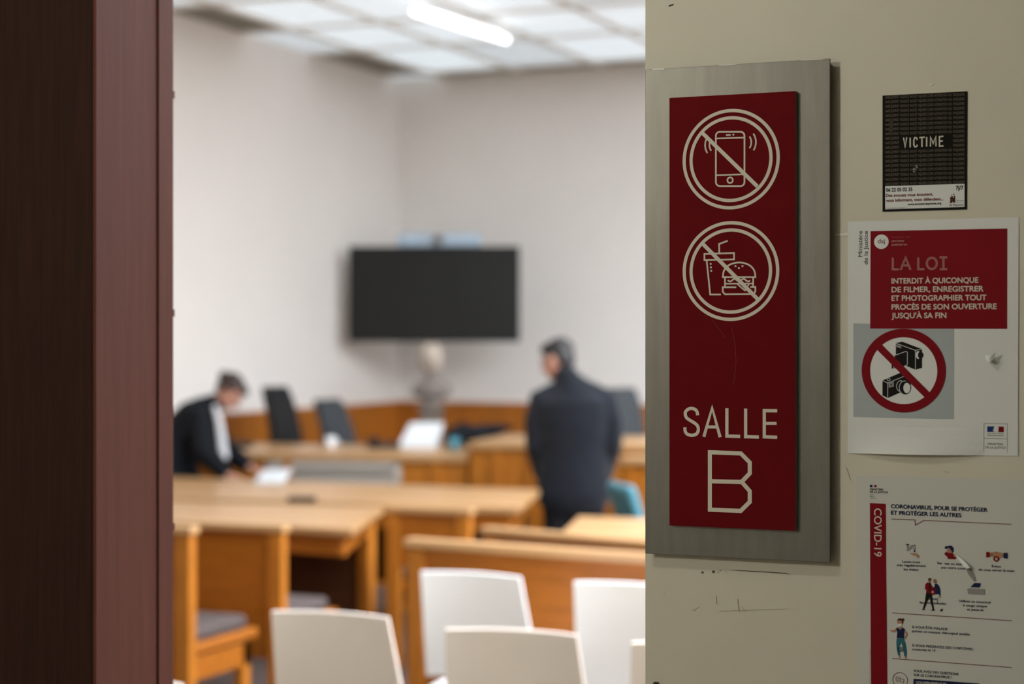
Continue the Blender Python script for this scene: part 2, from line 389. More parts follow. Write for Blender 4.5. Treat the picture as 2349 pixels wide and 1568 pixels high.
# ceiling: a grid of beams holding daylit glazing, dull tiles in places along the left edge
bm = B()
mats = [M['beam'], M['sky_boost'], M['sky_b'], M['sky_c'], M['dull_tile']]
box(bm, RX0, RX1, YW + WT, RY1, RZ + 0.16, RZ + 0.25, 0)
xs = [RX0, -6.80, -6.05, -5.28, -4.52, -3.75, -2.98, -2.2, -1.4, -0.6, 0.2, 1.0, 1.8, 2.6, 3.4, RX1]
ys = [RY1, 14.2, 12.90, 11.80, 10.70, 9.6, 8.5, 7.4, 6.3, 5.2, 4.1, 3.2, YW + WT]
for x in xs[1:-1]: box(bm, x - 0.024, x + 0.024, YW + WT, RY1, RZ, RZ + 0.159, 0)
for y in ys[1:-1]: box(bm, RX0, RX1, y - 0.03, y + 0.03, RZ + 0.004, RZ + 0.157, 0)
rnd = random.Random(4)
for i in range(len(xs) - 1):
    for j in range(len(ys) - 1):
        yy = (ys[j] + ys[j + 1]) / 2
        if i == 0: k = 4 if j % 2 else 3
        elif j == 0: k = 4
        elif 4.1 < yy < 11.8 and 7 <= i < len(xs) - 2: k = 1  # out of view, set far brighter to light walls and chairs
        elif yy > 11: k = rnd.choice((2, 2, 3))
        else: k = 3
        if i == 4 and j == 1 or (i, j) in ((5, 1), (5, 2), (6, 2)): k = 2
        box(bm, xs[i] + (0.025 if i else 0), xs[i + 1] - 0.025, ys[j + 1] + 0.031, ys[j] - (0.031 if j else 0), RZ + 0.022, RZ + 0.10, k)
structure(build('ceiling', bm, mats))

# ------------------------------------------------------------------ ceiling tubes
def tube_light(label, mid, ang, L=1.36):
    t = thing('tube_light', label, 'ceiling light', mid, ang)
    bm = B(); tube(bm, [(0, -L / 2, 0), (0, L / 2, 0)], [0.021, 0.021], 16); build('tube', bm, M['tube'], t, True, world=False)
    bm = B(); box(bm, -0.03, 0.03, -L / 2 + 0.1, L / 2 - 0.1, 0.032, 0.075); build('batten', bm, M['white_pl'], t, world=False, bev=0.004)
    for s in (-1, 1):
        bm = B(); box(bm, -0.012, 0.012, s * 0.4 - 0.012, s * 0.4 + 0.012, 0.075, 0.091); build('bracket', bm, M['white_pl'], t, world=False)
    return t
pA, pB = at(952, 26, 3.85), at(1161, 91, 3.85)
tube_light('lit white tube light under the glazed courtroom ceiling', (pA + pB) / 2, math.atan2(-(pB - pA).x, (pB - pA).y), (pB - pA).length)
# ------------------------------------------------------------------ wall screen, camera bar, bust
c = atd(996, 674, 15.0)
t = thing('wall_screen', 'large black flat television mounted across the corner of the courtroom', 'television', c, YAW - 0.01)
Wd, Hd = 392 * 15.0 / F, 219 * 15.0 / F
bm = B(); box(bm, -Wd / 2, Wd / 2, 0, 0.045, -Hd / 2, Hd / 2); build('bezel', bm, M['black_pl'], t, world=False, bev=0.006)
bm = B(); box(bm, -Wd / 2 + 0.018, Wd / 2 - 0.018, -0.003, 0.0, -Hd / 2 + 0.03, Hd / 2 - 0.018); build('screen', bm, M['screen'], t, world=False)
bm = B(); box(bm, -0.3, 0.3, 0.045, 0.075, -0.2, 0.2); tube(bm, [(-0.06, 0.06, 0), (-0.2, 0.42, 0), (-0.32, 0.78, 0)], [0.03] * 3, 10); build('wall_bracket', bm, M['black_pl'], t, world=False)
t2 = thing('camera_bar', 'pale blue conference bar fixed above the black television', 'camera', c + Vector((0, 0, Hd / 2)), YAW - 0.01)
bm = B(); box(bm, -0.31, 0.39, 0.0, 0.06, 0.004, 0.105); build('body', bm, M['pale_blue_pl'], t2, world=False, bev=0.01)
bm = B(); tube(bm, [(0.035, -0.03, 0.06), (0.035, 0.01, 0.06)], [0.042, 0.045], 18); build('lens', bm, M['bronze'], t2, True, world=False)

c = atd(990, 930, 14.3); pz = c.z
t = thing('plinth', 'grey brown plinth carrying the pale bust in the corner', 'plinth', (c.x, c.y, 0), YAW)
bm = B(); box(bm, -0.085, 0.085, -0.085, 0.085, 0.0, pz - 0.03); build('shaft', bm, M['plinth'], t, world=False, bev=0.01)
bm = B(); box(bm, -0.11, 0.11, -0.11, 0.11, pz - 0.029, pz); build('cap', bm, M['plinth'], t, world=False, bev=0.006)
t = thing('bust', 'pale head on a grey bust standing under the television', 'sculpture', (c.x, c.y, pz), YAW + 0.2)
bm = B(); k = 14.3 / F
lathe(bm, [(0.075, 0), (0.08, 0.02), (0.05, 0.035), (0.05, 0.06)]); ball(bm, (0, 0, 0.125), (0.165, 0.10, 0.085)); ball(bm, (0, -0.02, 0.17), (0.11, 0.085, 0.06))
tube(bm, [(0, 0, 0.15), (0, -0.005, 0.27)], [0.058, 0.05]); fuse('shoulders', bm, M['bronze'], t, 0.008)
bm = B(); ball(bm, (0, -0.01, 0.375), (0.092, 0.105, 0.125)); ball(bm, (0, -0.045, 0.33), (0.065, 0.07, 0.075)); ball(bm, (0, -0.118, 0.355), (0.016, 0.022, 0.03))
ball(bm, (0, 0.015, 0.42), (0.10, 0.11, 0.085)); ball(bm, (0.09, 0.0, 0.36), (0.012, 0.02, 0.03)); ball(bm, (-0.09, 0.0, 0.36), (0.012, 0.02, 0.03))
tube(bm, [(0, 0, 0.25), (0, -0.01, 0.33)], [0.05, 0.055]); fuse('head', bm, M['marble'], t, 0.007, label='pale plaster head')

# ------------------------------------------------------------------ judges' benches
def xy(v): return Vector((v.x, v.y))
def bench_run(name, label, a, b, depth, h, grooves=(), plinth=True, dx=0.0):
    """desk run whose front top edge goes from a to b; body behind it"""
    a, b = xy(a), xy(b); d = (b - a).normalized(); n = Vector((-d.y, d.x))
    t = thing(name, label, 'judge bench', ((a.x + b.x) / 2, (a.y + b.y) / 2, 0))
    bm = B(); prism(bm, [a - n * 0.03, b - n * 0.03, b + n * depth, a + n * depth], h - 0.045, h); build('worktop', bm, M['honey_top'], t, bev=0.006)
    bm = B(); slab(bm, a, b, 0.03, 0.0, h - 0.046); build('front_panel', bm, M['honey_v'], t)
    for q in (a, b - d * 0.03):
        bm = B(); slab(bm, q + n * 0.031, q + d * 0.03 + n * 0.031, depth - 0.06, 0.0, h - 0.046); build('side_panel', bm, M['honey_v'], t)
    for g in grooves:
        bm = B(); p = a + d * g - n * 0.018; slab(bm, p - d * 0.03, p + d * 0.03, 0.017, 0.02, h - 0.05); build('upright', bm, M['honey_v'], t, bev=0.004)
    return t, d, n
h1 = 0.86
a, b = at(455, 1036, h1), at(1072, 1043, h1)
jt, jd, jn = bench_run('judge_bench', 'long honey oak judges bench with a pale grille on its front', a, b, 1.0, h1, (0.62, 1.62))
# grille set in the front
ga, gb = at(600, 1050, h1), at(922, 1052, h1)
sA = (xy(ga) - xy(a)).dot(jd) * 1.0; 
r0 = atd(600, 1050, 11.75); r1 = atd(924, 1052, 11.75)
sA = (xy(r0) - xy(a)).dot(jd); sB = (xy(r1) - xy(a)).dot(jd); zt, zb = 0.828, 0.655
G = Matrix.Translation((a.x, a.y, 0)) @ Matrix(((jd.x, jn.x, 0, 0), (jd.y, jn.y, 0, 0), (0, 0, 1, 0), (0, 0, 0, 1)))
zt = 0.806
bm = B()
for (x0, x1, z0, z1) in ((sA, sB, zt - 0.03, zt), (sA, sB, zb, zb + 0.03), (sA, sA + 0.04, zb, zt), (sB - 0.04, sB, zb, zt)): box(bm, x0, x1, -0.016, -0.001, z0, z1, 0, G)
gr = build('grille', bm, M['grille'], jt)
bm = B(); box(bm, sA + 0.04, sB - 0.04, -0.004, -0.001, zb + 0.03, zt - 0.03, 0, G); build('grille_back', bm, M['grille'], gr)
bm = B()
for k in range(7): box(bm, sA + 0.04, sB - 0.04, -0.012, -0.005, zb + 0.034 + k * 0.0125, zb + 0.0395 + k * 0.0125, 0, G)
build('slats', bm, M['slat'], gr)
h2 = 0.95
a2, b2 = at(1078, 1012, h2), at(1545, 1019, h2)
bench_run('judge_bench', 'higher honey oak bench section behind the standing man', a2, b2, 0.9, h2, (0.18, 0.42, 0.62, 1.05))
h3 = 0.90
a3, b3 = at(1424, 1047, h3), at(1700, 1056, h3)
bench_run('clerk_desk', 'low oak clerk desk at the right edge of the doorway', a3, b3, 0.20, h3, (0.06, 0.5))[0]['category'] = 'desk'

# things on the judges' bench
c = at(962, 1025, h1)
t = thing('document_stand', 'white slanted document stand on the judges bench', 'document stand', c + Vector((0, 0, 0.0)), YAW)
bm = B(); vs_ = [(-0.14, -0.02, 0.012), (0.13, -0.02, 0.012), (0.165, 0.14, 0.155), (-0.07, 0.14, 0.155)]
lo = [bm.verts.new(v) for v in vs_]; hi = [bm.verts.new((v[0], v[1] - 0.006, v[2] + 0.008)) for v in vs_]
bm.faces.new(lo[::-1]); bm.faces.new(hi)
for i in range(4): bm.faces.new((lo[i], lo[(i + 1) % 4], hi[(i + 1) % 4], hi[i]))
build('sheet_holder', bm, M['sheet'], t, world=False)
bm = B(); box(bm, -0.13, 0.12, -0.03, 0.2, 0.0, 0.010); tube(bm, [(0.02, 0.18, 0.01), (0.04, 0.14, 0.13)], [0.008, 0.008], 8); build('base', bm, M['white_pl'], t, world=False)
c = at(1080, 1027, h1) + Vector((0, 0, 0.018))
bm = B()
for (x, y, z, r) in ((-0.10, 0.12, 0.06, (0.09, 0.12, 0.07)), (0.0, 0.16, 0.06, (0.13, 0.13, 0.075)), (0.10, 0.22, 0.09, (0.14, 0.08, 0.045)), (0.15, 0.24, 0.11, (0.16, 0.05, 0.03)), (-0.06, 0.2, 0.09, (0.08, 0.08, 0.06))): ball(bm, (x, y, z), r)
o = fuse('folded_robe', bm, M['robe'], None, 0.012, 6); o.location = c; o.rotation_euler = (0, 0, YAW)
tag(o, 'crumpled black robe heaped on the judges bench beside the document stand', 'robe')
c = at(1040, 1034, h1)
t = thing('cup', 'small teal cup in front of the crumpled black robe', 'cup', c, 0)
bm = B(); lathe(bm, [(0.028, 0), (0.036, 0.09), (0.033, 0.09), (0.025, 0.006)]); build('body', bm, M['teal_fab'], t, True, world=False)
bm = B(); tube(bm, [(0.034, 0, 0.075), (0.06, 0, 0.06), (0.055, 0, 0.03), (0.031, 0, 0.02)], [0.005] * 4, 8); build('handle', bm, M['teal_fab'], t, True, world=False)
c = at(758, 1027, h1)
t = thing('cup', 'small white cup on the judges bench before the grey chair', 'cup', c, 0.6)
bm = B(); lathe(bm, [(0.026, 0), (0.036, 0.075), (0.033, 0.075), (0.023, 0.006)]); build('body', bm, M['white_pl'], t, True, world=False)
bm = B(); tube(bm, [(0.033, 0, 0.06), (0.056, 0, 0.05), (0.052, 0, 0.025), (0.030, 0, 0.018)], [0.005] * 4, 8); build('handle', bm, M['white_pl'], t, True, world=False)
def phone(c, rz, label):
    t = thing('desk_phone', label, 'telephone', c, rz)
    bm = B(); prism(bm, [(-0.1, -0.09), (0.1, -0.09), (0.1, 0.09), (-0.1, 0.09)], 0, 0.035); build('base', bm, M['black_pl'], t, world=False, bev=0.008)
    bm = B(); tube(bm, [(-0.07, -0.085, 0.05), (-0.075, 0, 0.062), (-0.07, 0.085, 0.05)], [0.024, 0.016, 0.024], 10); build('handset', bm, M['black_pl'], t, True, world=False)
phone(at(545, 1025, h1), YAW, 'black desk telephone on the judges bench beside the woman')
phone(at(880, 1026, h1), YAW + 0.3, 'black desk telephone on the bench left of the document stand')

# ------------------------------------------------------------------ judges' office chairs
def office_chair(px, top_y, depth, wpx, rz, label, mt, lean=0.12):
    base = atd(px, top_y, depth); zt = base.z
    t = thing('office_chair', label, 'office chair', (base.x, base.y, 0), rz, 'high backed chairs behind the judges bench')
    w_ = wpx * depth / F / 2
    bm = B(); n = 9; rows = []
    for i in range(n):
        f = i / (n - 1); z = 0.52 + (zt - 0.52) * f; ww = w_ * (1.12 - 0.24 * f) * (0.86 if f > 0.95 else 1)
        y = -lean * f + 0.05 * math.sin(f * 3.0); rows.append((z, ww, y))
    for s in (0, 1):
        pass
    g = [[bm.verts.new((x * ww, y + sgn * 0.035 + 0.03 * abs(x) ** 2, z)) for x in (-1, -0.85, -0.4, 0, 0.4, 0.85, 1)] for (z, ww, y) in rows for sgn in (-1, 1)]
    for i in range(n - 1):
        for k in range(6):
            bm.faces.new((g[2 * i][k], g[2 * i][k + 1], g[2 * i + 2][k + 1], g[2 * i + 2][k]))
            bm.faces.new((g[2 * i + 1][k], g[2 * i + 3][k], g[2 * i + 3][k + 1], g[2 * i + 1][k + 1]))
        for k in (0, 6): bm.faces.new((g[2 * i][k], g[2 * i + 1][k], g[2 * i + 3][k], g[2 * i + 2][k]))
    for i in (0, n - 1):
        for k in range(6): bm.faces.new((g[2 * i][k], g[2 * i + 1][k], g[2 * i + 1][k + 1], g[2 * i][k + 1]))
    build('backrest', bm, mt, t, True, world=False, bev=0.012)
    bm = B(); box(bm, -0.25, 0.25, 0.02, 0.5, 0.44, 0.52); build('seat', bm, mt, t, world=False, bev=0.025)
    for s in (-1, 1):
        bm = B(); tube(bm, [(s * 0.27, 0.08, 0.48), (s * 0.3, 0.08, 0.66), (s * 0.3, 0.36, 0.68)], [0.018, 0.018, 0.024], 8); build('armrest', bm, M['black_pl'], t, True, world=False)
    bm = B(); tube(bm, [(0, 0.25, 0.09), (0, 0.25, 0.44)], [0.03, 0.03], 10, cap=False)
    for k in range(5):
        an = k * 2 * math.pi / 5; tube(bm, [(0, 0.25, 0.09), (0.28 * math.cos(an), 0.25 + 0.28 * math.sin(an), 0.065)], [0.024, 0.018], 8)
    build('pedestal', bm, M['black_pl'], t, True, world=False)
    for k in range(5):
        an = k * 2 * math.pi / 5; bm = B(); ball(bm, (0.28 * math.cos(an), 0.25 + 0.28 * math.sin(an), 0.03), 0.03, u=10, v=6); build('castor', bm, M['black_pl'], t, True, world=False)
    return t
office_chair(648, 886, 13.2, 118, YAW - 1.95, 'tall black office chair turned sideways behind the judges bench', M['leather'], 0.10)
office_chair(778, 916, 13.95, 104, YAW - 2.15, 'charcoal grey office chair left of the bust', M['grey_fab'], 0.16)
office_chair(1425, 889, 13.2, 108, YAW - 2.5, 'dark grey office chair behind the standing man', M['grey_fab'], 0.06)

# ------------------------------------------------------------------ tables
def table(label, fl, fr, nr, nl, h, legs, apron_in=0.05, panel=True, name='table'):
    P = [xy(p) for p in (nl, nr, fr, fl)]; c = (P[0] + P[1] + P[2] + P[3]) / 4
    t = thing(name, label, 'table', (c.x, c.y, 0))
    bm = B(); prism(bm, P, h - 0.035, h); build('tabletop', bm, M['honey_top'], t, bev=0.005)
    def ins(p, q, r, s):        # point inset towards the middle
        return p + (c - p).normalized() * 0.07
    Q = [ins(p, None, None, None) for p in P]
    z1, z0 = h - 0.036, h - 0.13
    for (i, j) in ((0, 1), (1, 2)):
        bm = B(); slab(bm, Q[i], Q[j], 0.025, z0, z1); build('apron', bm, M['honey'], t)
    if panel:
        bm = B(); slab(bm, Q[2], Q[3], 0.022, 0.18, z1); build('modesty_panel', bm, M['knee_shade'], t, label='panel painted dark for knee space shade')
    for (i, f) in legs:
        p = Q[i] + (Q[(i + 2) % 4] - Q[i]) * f; d = (P[1] - P[0]).normalized(); n = Vector((-d.y, d.x)); s = 0.034
        bm = B(); prism(bm, [p - d * s - n * s, p + d * s - n * s, p + d * s + n * s, p - d * s + n * s], 0, z1); build('leg', bm, M['honey_v'], t, bev=0.004)
    return t
T = 0.75
table('long pale oak table with the woman leaning over its far side', at(300, 1090, T), at(1238, 1122, T), at(1190, 1163, T), at(300, 1137, T), T, ((1, 0.03), (2, 0.03), (3, 0.03), (0, 0.03)))
table('pale oak table behind the back of the wooden bench at left', at(300, 1146, T), at(881, 1162, T), at(808, 1213, T), at(300, 1184, T), T, ((2, 0.02), (3, 0.02), (0, 0.05)))
table('pale oak table below the standing man at the right', at(1327, 1183, T), at(1640, 1194, T), at(1640, 1238, T), at(1287, 1222, T), T, ((0, 0.05), (1, 0.05), (2, 0.05), (3, 0.05)))

# papers and pen on the tables
pz = 0.752
c0 = at(622, 1108, pz)
t = thing('paper_sheaf', 'white sheets tilted up under the woman hands on the long table', 'papers', c0, YAW)
for k in range(2):
    bm = B(); q = [(-0.10 + k * 0.01, 0.0, 0.001 + k * 0.004), (0.075 + k * 0.01, -0.02, 0.001 + k * 0.004), (0.10 + k * 0.008, 0.16, 0.072 + k * 0.004), (-0.085 + k * 0.01, 0.18, 0.058 + k * 0.004)]
    lo = [bm.verts.new(v) for v in q]; hi = [bm.verts.new((v[0], v[1], v[2] + 0.002)) for v in q]
    bm.faces.new(lo[::-1]); bm.faces.new(hi)
    for i in range(4): bm.faces.new((lo[i], lo[(i + 1) % 4], hi[(i + 1) % 4], hi[i]))
    build('sheet', bm, M['sheet'], t, world=False)
c0 = at(690, 1151, pz - 0.001)
t = thing('spectacle_case', 'small black case lying on the long table edge', 'case', (c0.x, c0.y, 0.75), YAW)
bm = B(); tube(bm, [(-0.06, 0, 0.016), (0.07, 0.0, 0.016)], [(0.03, 0.015), (0.024, 0.014)], 14, side=(0, 1, 0)); build('shell', bm, M['black_pl'], t, True, world=False)
bm = B(); tube(bm, [(-0.055, -0.0295, 0.016), (0.065, -0.0245, 0.016)], [0.002, 0.002], 6); build('seam', bm, M['grey_fab'], t, True, world=False)

# ------------------------------------------------------------------ wooden benches with cushions
def wood_bench(name, label, a, b, h, seat_h=0.45, depth=0.5, gap=0.0, cat='bench', vis_panel_bottom=None):
    """back top edge from a to b (seen from behind), seat on the far side"""
    a, b = xy(a), xy(b); L = (b - a).length; d = (b - a).normalized()
    t = thing(name, label, cat, (a.x, a.y, 0), math.atan2(d.y, d.x), 'oak benches with grey cushions')
    bm = B(); box(bm, -0.012, L + 0.012, -0.018, 0.052, h - 0.032, h); build('cap_rail', bm, M['honey_top'], t, world=False, bev=0.006)
    for x in (0.0, L - 0.07):
        bm = B(); box(bm, x, x + 0.07, -0.008, 0.042, 0.0, h - 0.033); build('back_post', bm, M['honey_v'], t, world=False, bev=0.004)
        bm = B(); box(bm, x + 0.012, x + 0.058, depth - 0.11, depth - 0.05, 0.0, seat_h - 0.10); build('front_leg', bm, M['honey_v'], t, world=False, bev=0.004)
        bm = B(); box(bm, x + 0.012, x + 0.058, 0.043, depth - 0.05, seat_h - 0.20, seat_h - 0.10); build('side_rail', bm, M['honey'], t, world=False, bev=0.004)
    pb = vis_panel_bottom if vis_panel_bottom is not None else seat_h - 0.2
    bm = B(); box(bm, 0.071, L - 0.071, 0.006, 0.028, pb, h - 0.033); build('back_panel', bm, M['honey'], t, world=False)
    bm = B(); box(bm, 0.0, L, 0.045, depth, seat_h - 0.095, seat_h - 0.05); build('seat', bm, M['honey'], t, world=False, bev=0.012)
    bm = B(); box(bm, 0.02, L - 0.02, 0.05, depth - 0.06, seat_h - 0.049, seat_h + 0.01); build('cushion', bm, M['cushion'], t, world=False, bev=0.018, label='grey cushion')
    return t
def run(a, dx):     # point dx metres along the wall direction from a
    return a + Vector((dx, 0, 0))
A = at(437, 1207, 0.88); wood_bench('bench', 'nearest oak bench end with grey cushion at the left of the doorway', run(A, -1.3), A, 0.88, 0.46, 0.52)
A = at(648, 1204, 0.83); wood_bench('bench', 'oak bench with dark back panel standing before the nearer table', run(A, -1.2), A, 0.83, 0.46, 0.5)
A = at(886, 1158, 0.80); Bp = at(1077, 1166, 0.80); wood_bench('bench', 'short oak bench between the two left tables and the white chairs', A, Bp, 0.80, 0.47, 0.42, vis_panel_bottom=0.50)
A = at(936, 1234, 0.88); Bp = at(1480, 1270, 0.88); wood_bench('bench', 'long oak bench directly behind the white chair backs', A, A + (Bp - A) * 1.9, 0.88, 0.46, 0.5)
A = at(1110, 1208, 0.82); Bp = at(1480, 1238, 0.82); wood_bench('bench', 'oak bench in front of the table at the right', A, A + (Bp - A) * 1.9, 0.82, 0.46, 0.44)

# ------------------------------------------------------------------ shell chairs
def shell_chair(label, tl, tr, mt, edge, group, first={}):
    a, b = xy(tl), xy(tr); d = (b - a).normalized(); c = (a + b) / 2; rz = math.atan2(d.y, d.x)
    loc = (c.x, c.y, 0)
    key = mt.name
    if key in first:
        r = first[key].copy(); COL.objects.link(r); r.location = loc; r.rotation_euler = (0, 0, rz); r['label'] = label
        for ch in first[key].children:
            q = ch.copy(); COL.objects.link(q); q.parent = r
        return r
    t = thing('stacking_chair', label, 'chair', loc, rz, group); first[key] = t
    h, w_ = 0.85, 0.178
    def backpt(u, f):           # u across -1..1, f 1 = top, 0 = bottom of the back
        ww = w_ * (1 + 0.16 * (1 - f)); y = 0.10 * (1 - f) - 0.045 * (u * u - 0.5) * 1.0
        return Vector((u * ww, y - 0.02, 0.49 + (h - 0.49) * f))
    nu, nf, th = 12, 10, 0.011
    bm = B(); gf = []; gb = []
    for i in range(nf + 1):
        gf.append([bm.verts.new(backpt(-1 + 2 * k / nu, i / nf)) for k in range(nu + 1)])
        gb.append([bm.verts.new(backpt(-1 + 2 * k / nu, i / nf) + Vector((0, th, 0.002))) for k in range(nu + 1)])
    for i in range(nf):
        for k in range(nu):
            bm.faces.new((gf[i][k], gf[i][k + 1], gf[i + 1][k + 1], gf[i + 1][k])); bm.faces.new((gb[i][k], gb[i + 1][k], gb[i + 1][k + 1], gb[i][k + 1]))
    for i in range(nf):
        for k in (0, nu):
            f = bm.faces.new((gf[i][k], gb[i][k], gb[i + 1][k], gf[i + 1][k])); f.material_index = 1
    for k in range(nu):
        for i in (0, nf):
            f = bm.faces.new((gf[i][k], gf[i][k + 1], gb[i][k + 1], gb[i][k])); f.material_index = 1
    build('backrest', bm, [mt, edge], t, False, world=False)
    bm = B(); prism(bm, [(-0.20, 0.06), (0.20, 0.06), (0.215, 0.3), (0.20, 0.48), (-0.20, 0.48), (-0.215, 0.3)], 0.445, 0.456); build('seat', bm, mt, t, world=False, bev=0.004)
    for sx in (-1, 1):
        bm = B(); tube(bm, [(sx * 0.225, -0.02, 0.006), (sx * 0.20, 0.06, 0.435)], [0.011, 0.011], 10, cap=False); build('leg', bm, M['chrome'], t, True, world=False)
        bm = B(); tube(bm, [(sx * 0.225, 0.50, 0.006), (sx * 0.20, 0.42, 0.435)], [0.011, 0.011], 10, cap=False); build('leg', bm, M['chrome'], t, True, world=False)
        bm = B(); tube(bm, [(sx * 0.12, 0.30, 0.435), (sx * 0.12, 0.135, 0.437), (sx * 0.12, 0.128, 0.50), (sx * 0.12, 0.113, 0.56)], [0.010] * 4, 10); build('back_support', bm, M['chrome'], t, True, world=False)
    return t
ch = 0.85
shell_chair('white chair back against the long oak bench, left of the pair', at(962, 1307, ch), at(1221, 1322, ch), M['white_pl'], M['white_pl'], 'white chairs by the long bench')
A = at(1310, 1330, ch); shell_chair('white chair back against the long oak bench, cut by the wall edge', A, A + (at(1221, 1322, ch) - at(962, 1307, ch)), M['white_pl'], M['white_pl'], 'white chairs by the long bench')
A = at(628, 1397, ch); Bp = at(914, 1413, ch); D = (at(1336, 1452, ch) - at(1028, 1438, ch))
shell_chair('taupe chair back in front of the bench and short of the white chairs, left one', A, Bp, M['taupe_pl'], M['ply_edge'], 'taupe chairs nearest the door')
A = at(1028, 1438, ch); shell_chair('taupe chair back overlapping the two white chairs', A, A + D, M['taupe_pl'], M['ply_edge'], 'taupe chairs nearest the door')
A = at(1451, 1468, ch); shell_chair('sliver of a taupe chair back beside the red sign wall edge', A, A + D, M['taupe_pl'], M['ply_edge'], 'taupe chairs nearest the door')
A = at(441, 1563, ch); shell_chair('top corner of a taupe chair at the bottom beside the door frame', A - D, A, M['taupe_pl'], M['ply_edge'], 'taupe chairs nearest the door')

# teal upholstered chair beside the man
c = atd(1422, 1108, 9.45)
t = thing('upholstered_chair', 'teal upholstered chair beside the standing man', 'chair', (c.x, c.y, 0), YAW - 1.32)
def cushion_slab(nm, x0, x1, y0, y1, z0, z1, mtx, mt, rad=0.03):
    bm = B(); box(bm, x0, x1, y0, y1, z0, z1, 0, mtx); return build(nm, bm, mt, t, world=False, bev=rad)
cushion_slab('backrest', -0.19, 0.19, -0.03, 0.03, -0.42, 0.0, Matrix.Translation((0, 0, c.z)) @ Matrix.Rotation(0.3, 4, 'X'), M['teal_fab'])
cushion_slab('seat', -0.22, 0.22, 0.03, 0.46, 0.41, 0.48, Matrix.Identity(4), M['teal_fab'])
for sx in (-1, 1):
    for yy in (0.05, 0.43):
        bm = B(); tube(bm, [(sx * 0.19, yy, 0.01), (sx * 0.19, yy, 0.42)], [0.012, 0.014], 8, cap=False); build('leg', bm, M['chrome'], t, True, world=False)

# ------------------------------------------------------------------ people
def hand(bm, wrist, d, up, side, k=1.0):
    """palm and five bent fingers; d = pointing direction, up = back of hand, side = thumb side (+1/-1)"""
    d = Vector(d).normalized(); up = Vector(up); up = (up - d * up.dot(d)).normalized(); s = d.cross(up) * side
    w0 = Vector(wrist)
    tube(bm, [w0, w0 + d * 0.035 * k, w0 + d * 0.085 * k], [(0.028 * k, 0.017 * k), (0.038 * k, 0.017 * k), (0.040 * k, 0.014 * k)], 12, side=s)
    for i, L in enumerate((0.068, 0.076, 0.071, 0.056)):
        b0 = w0 + d * 0.085 * k + s * (0.031 - 0.0205 * i) * k
        p1 = b0 + (d * 0.95 - up * 0.12) * L * 0.45 * k; p2 = p1 + (d * 0.8 - up * 0.5) * L * 0.33 * k; p3 = p2 + (d * 0.55 - up * 0.75) * L * 0.26 * k
        tube(bm, [b0 - d * 0.012, b0, p1, p2, p3], [0.0095 * k, 0.0095 * k, 0.009 * k, 0.0085 * k, 0.0075 * k], 10)
    b0 = w0 + d * 0.022 * k + s * 0.03 * k
    tube(bm, [b0 - s * 0.012, b0 + (d * 0.5 + s * 0.85) * 0.03 * k, b0 + (d * 0.85 + s * 0.75 - up * 0.2) * 0.055 * k, b0 + (d + s * 0.6 - up * 0.4) * 0.068 * k], [0.013 * k, 0.0115 * k, 0.0105 * k, 0.0085 * k], 10)
def head(bm, c, face, up, k=1.0):
    """skull, jaw, nose, lips, brow, ears; returns frame"""
    f = Vector(face).normalized(); up = Vector(up); up = (up - f * up.dot(f)).normalized(); s = f.cross(up)
    R = Matrix((s, f, up)).transposed(); c = Vector(c)
    P = lambda x, y, z: c + (s * x + f * y + up * z) * k
    E = lambda p, r: ball(bm, P(*p), tuple(q * k for q in r), R)
    E((0, -0.01, 0.03), (0.074, 0.095, 0.088)); E((0, 0.025, -0.035), (0.06, 0.066, 0.075)); E((0, 0.055, -0.085), (0.032, 0.03, 0.026))
    E((0, 0.098, -0.015), (0.012, 0.02, 0.026)); E((0, 0.105, -0.03), (0.016, 0.014, 0.011)); E((0, 0.085, -0.056), (0.024, 0.012, 0.008)); E((0, 0.082, -0.068), (0.020, 0.012, 0.007))
    E((0, 0.078, 0.024), (0.055, 0.014, 0.010))
    for q in (-1, 1): E((q * 0.076, -0.005, -0.01), (0.010, 0.02, 0.03)); E((q * 0.045, 0.06, -0.03), (0.02, 0.022, 0.02))
    return P, R
def face_bits(P, R, root, k=1.0, brow='hair'):
    for q in (-1, 1):
        bm = B(); ball(bm, P(q * 0.031, 0.082, 0.004), (0.013 * k, 0.009 * k, 0.008 * k), R); build('eye', bm, M['eye'], root, True, world=False)
        bm = B(); tube(bm, [P(q * 0.015, 0.094, 0.027), P(q * 0.034, 0.092, 0.032), P(q * 0.052, 0.08, 0.026)], [0.004, 0.005, 0.003], 8); build('eyebrow', bm, M[brow], root, True, world=False)

# -- the man: back to us, head turned to the left and bowed
DM = 10.5; km = DM / F
c = atd(1316, 1000, DM)
man = thing('person', 'man in a dark slate jacket seen from behind with short black hair', 'person', (c.x, c.y, 0), YAW)
LX = lambda px: (px - 1316) * km
ZZ = lambda py: H - (py - HOR) * km
hc = (LX(1279), 0.06, ZZ(826)); nb = (LX(1300), 0.0, ZZ(884))
bm = B()
P, R = head(bm, hc, (-0.80, 0.50, -0.30), (-0.10, 0.18, 1), 0.98)
tube(bm, [(nb[0] + 0.005, -0.01, nb[2] - 0.05), (LX(1293), 0.02, ZZ(862)), (hc[0] + 0.015, hc[1] - 0.01, hc[2] - 0.02)], [0.062, 0.056, 0.058])
tube(bm, [(0, 0.0, 0.86), (0, 0.0, 1.0), (0, 0.0, 1.15), (-0.01, 0.0, 1.27), (nb[0], 0, 1.34)], [(0.16, 0.10), (0.145, 0.10), (0.165, 0.11), (0.16, 0.10), (0.08, 0.07)], side=(1, 0, 0))
ARM = {}
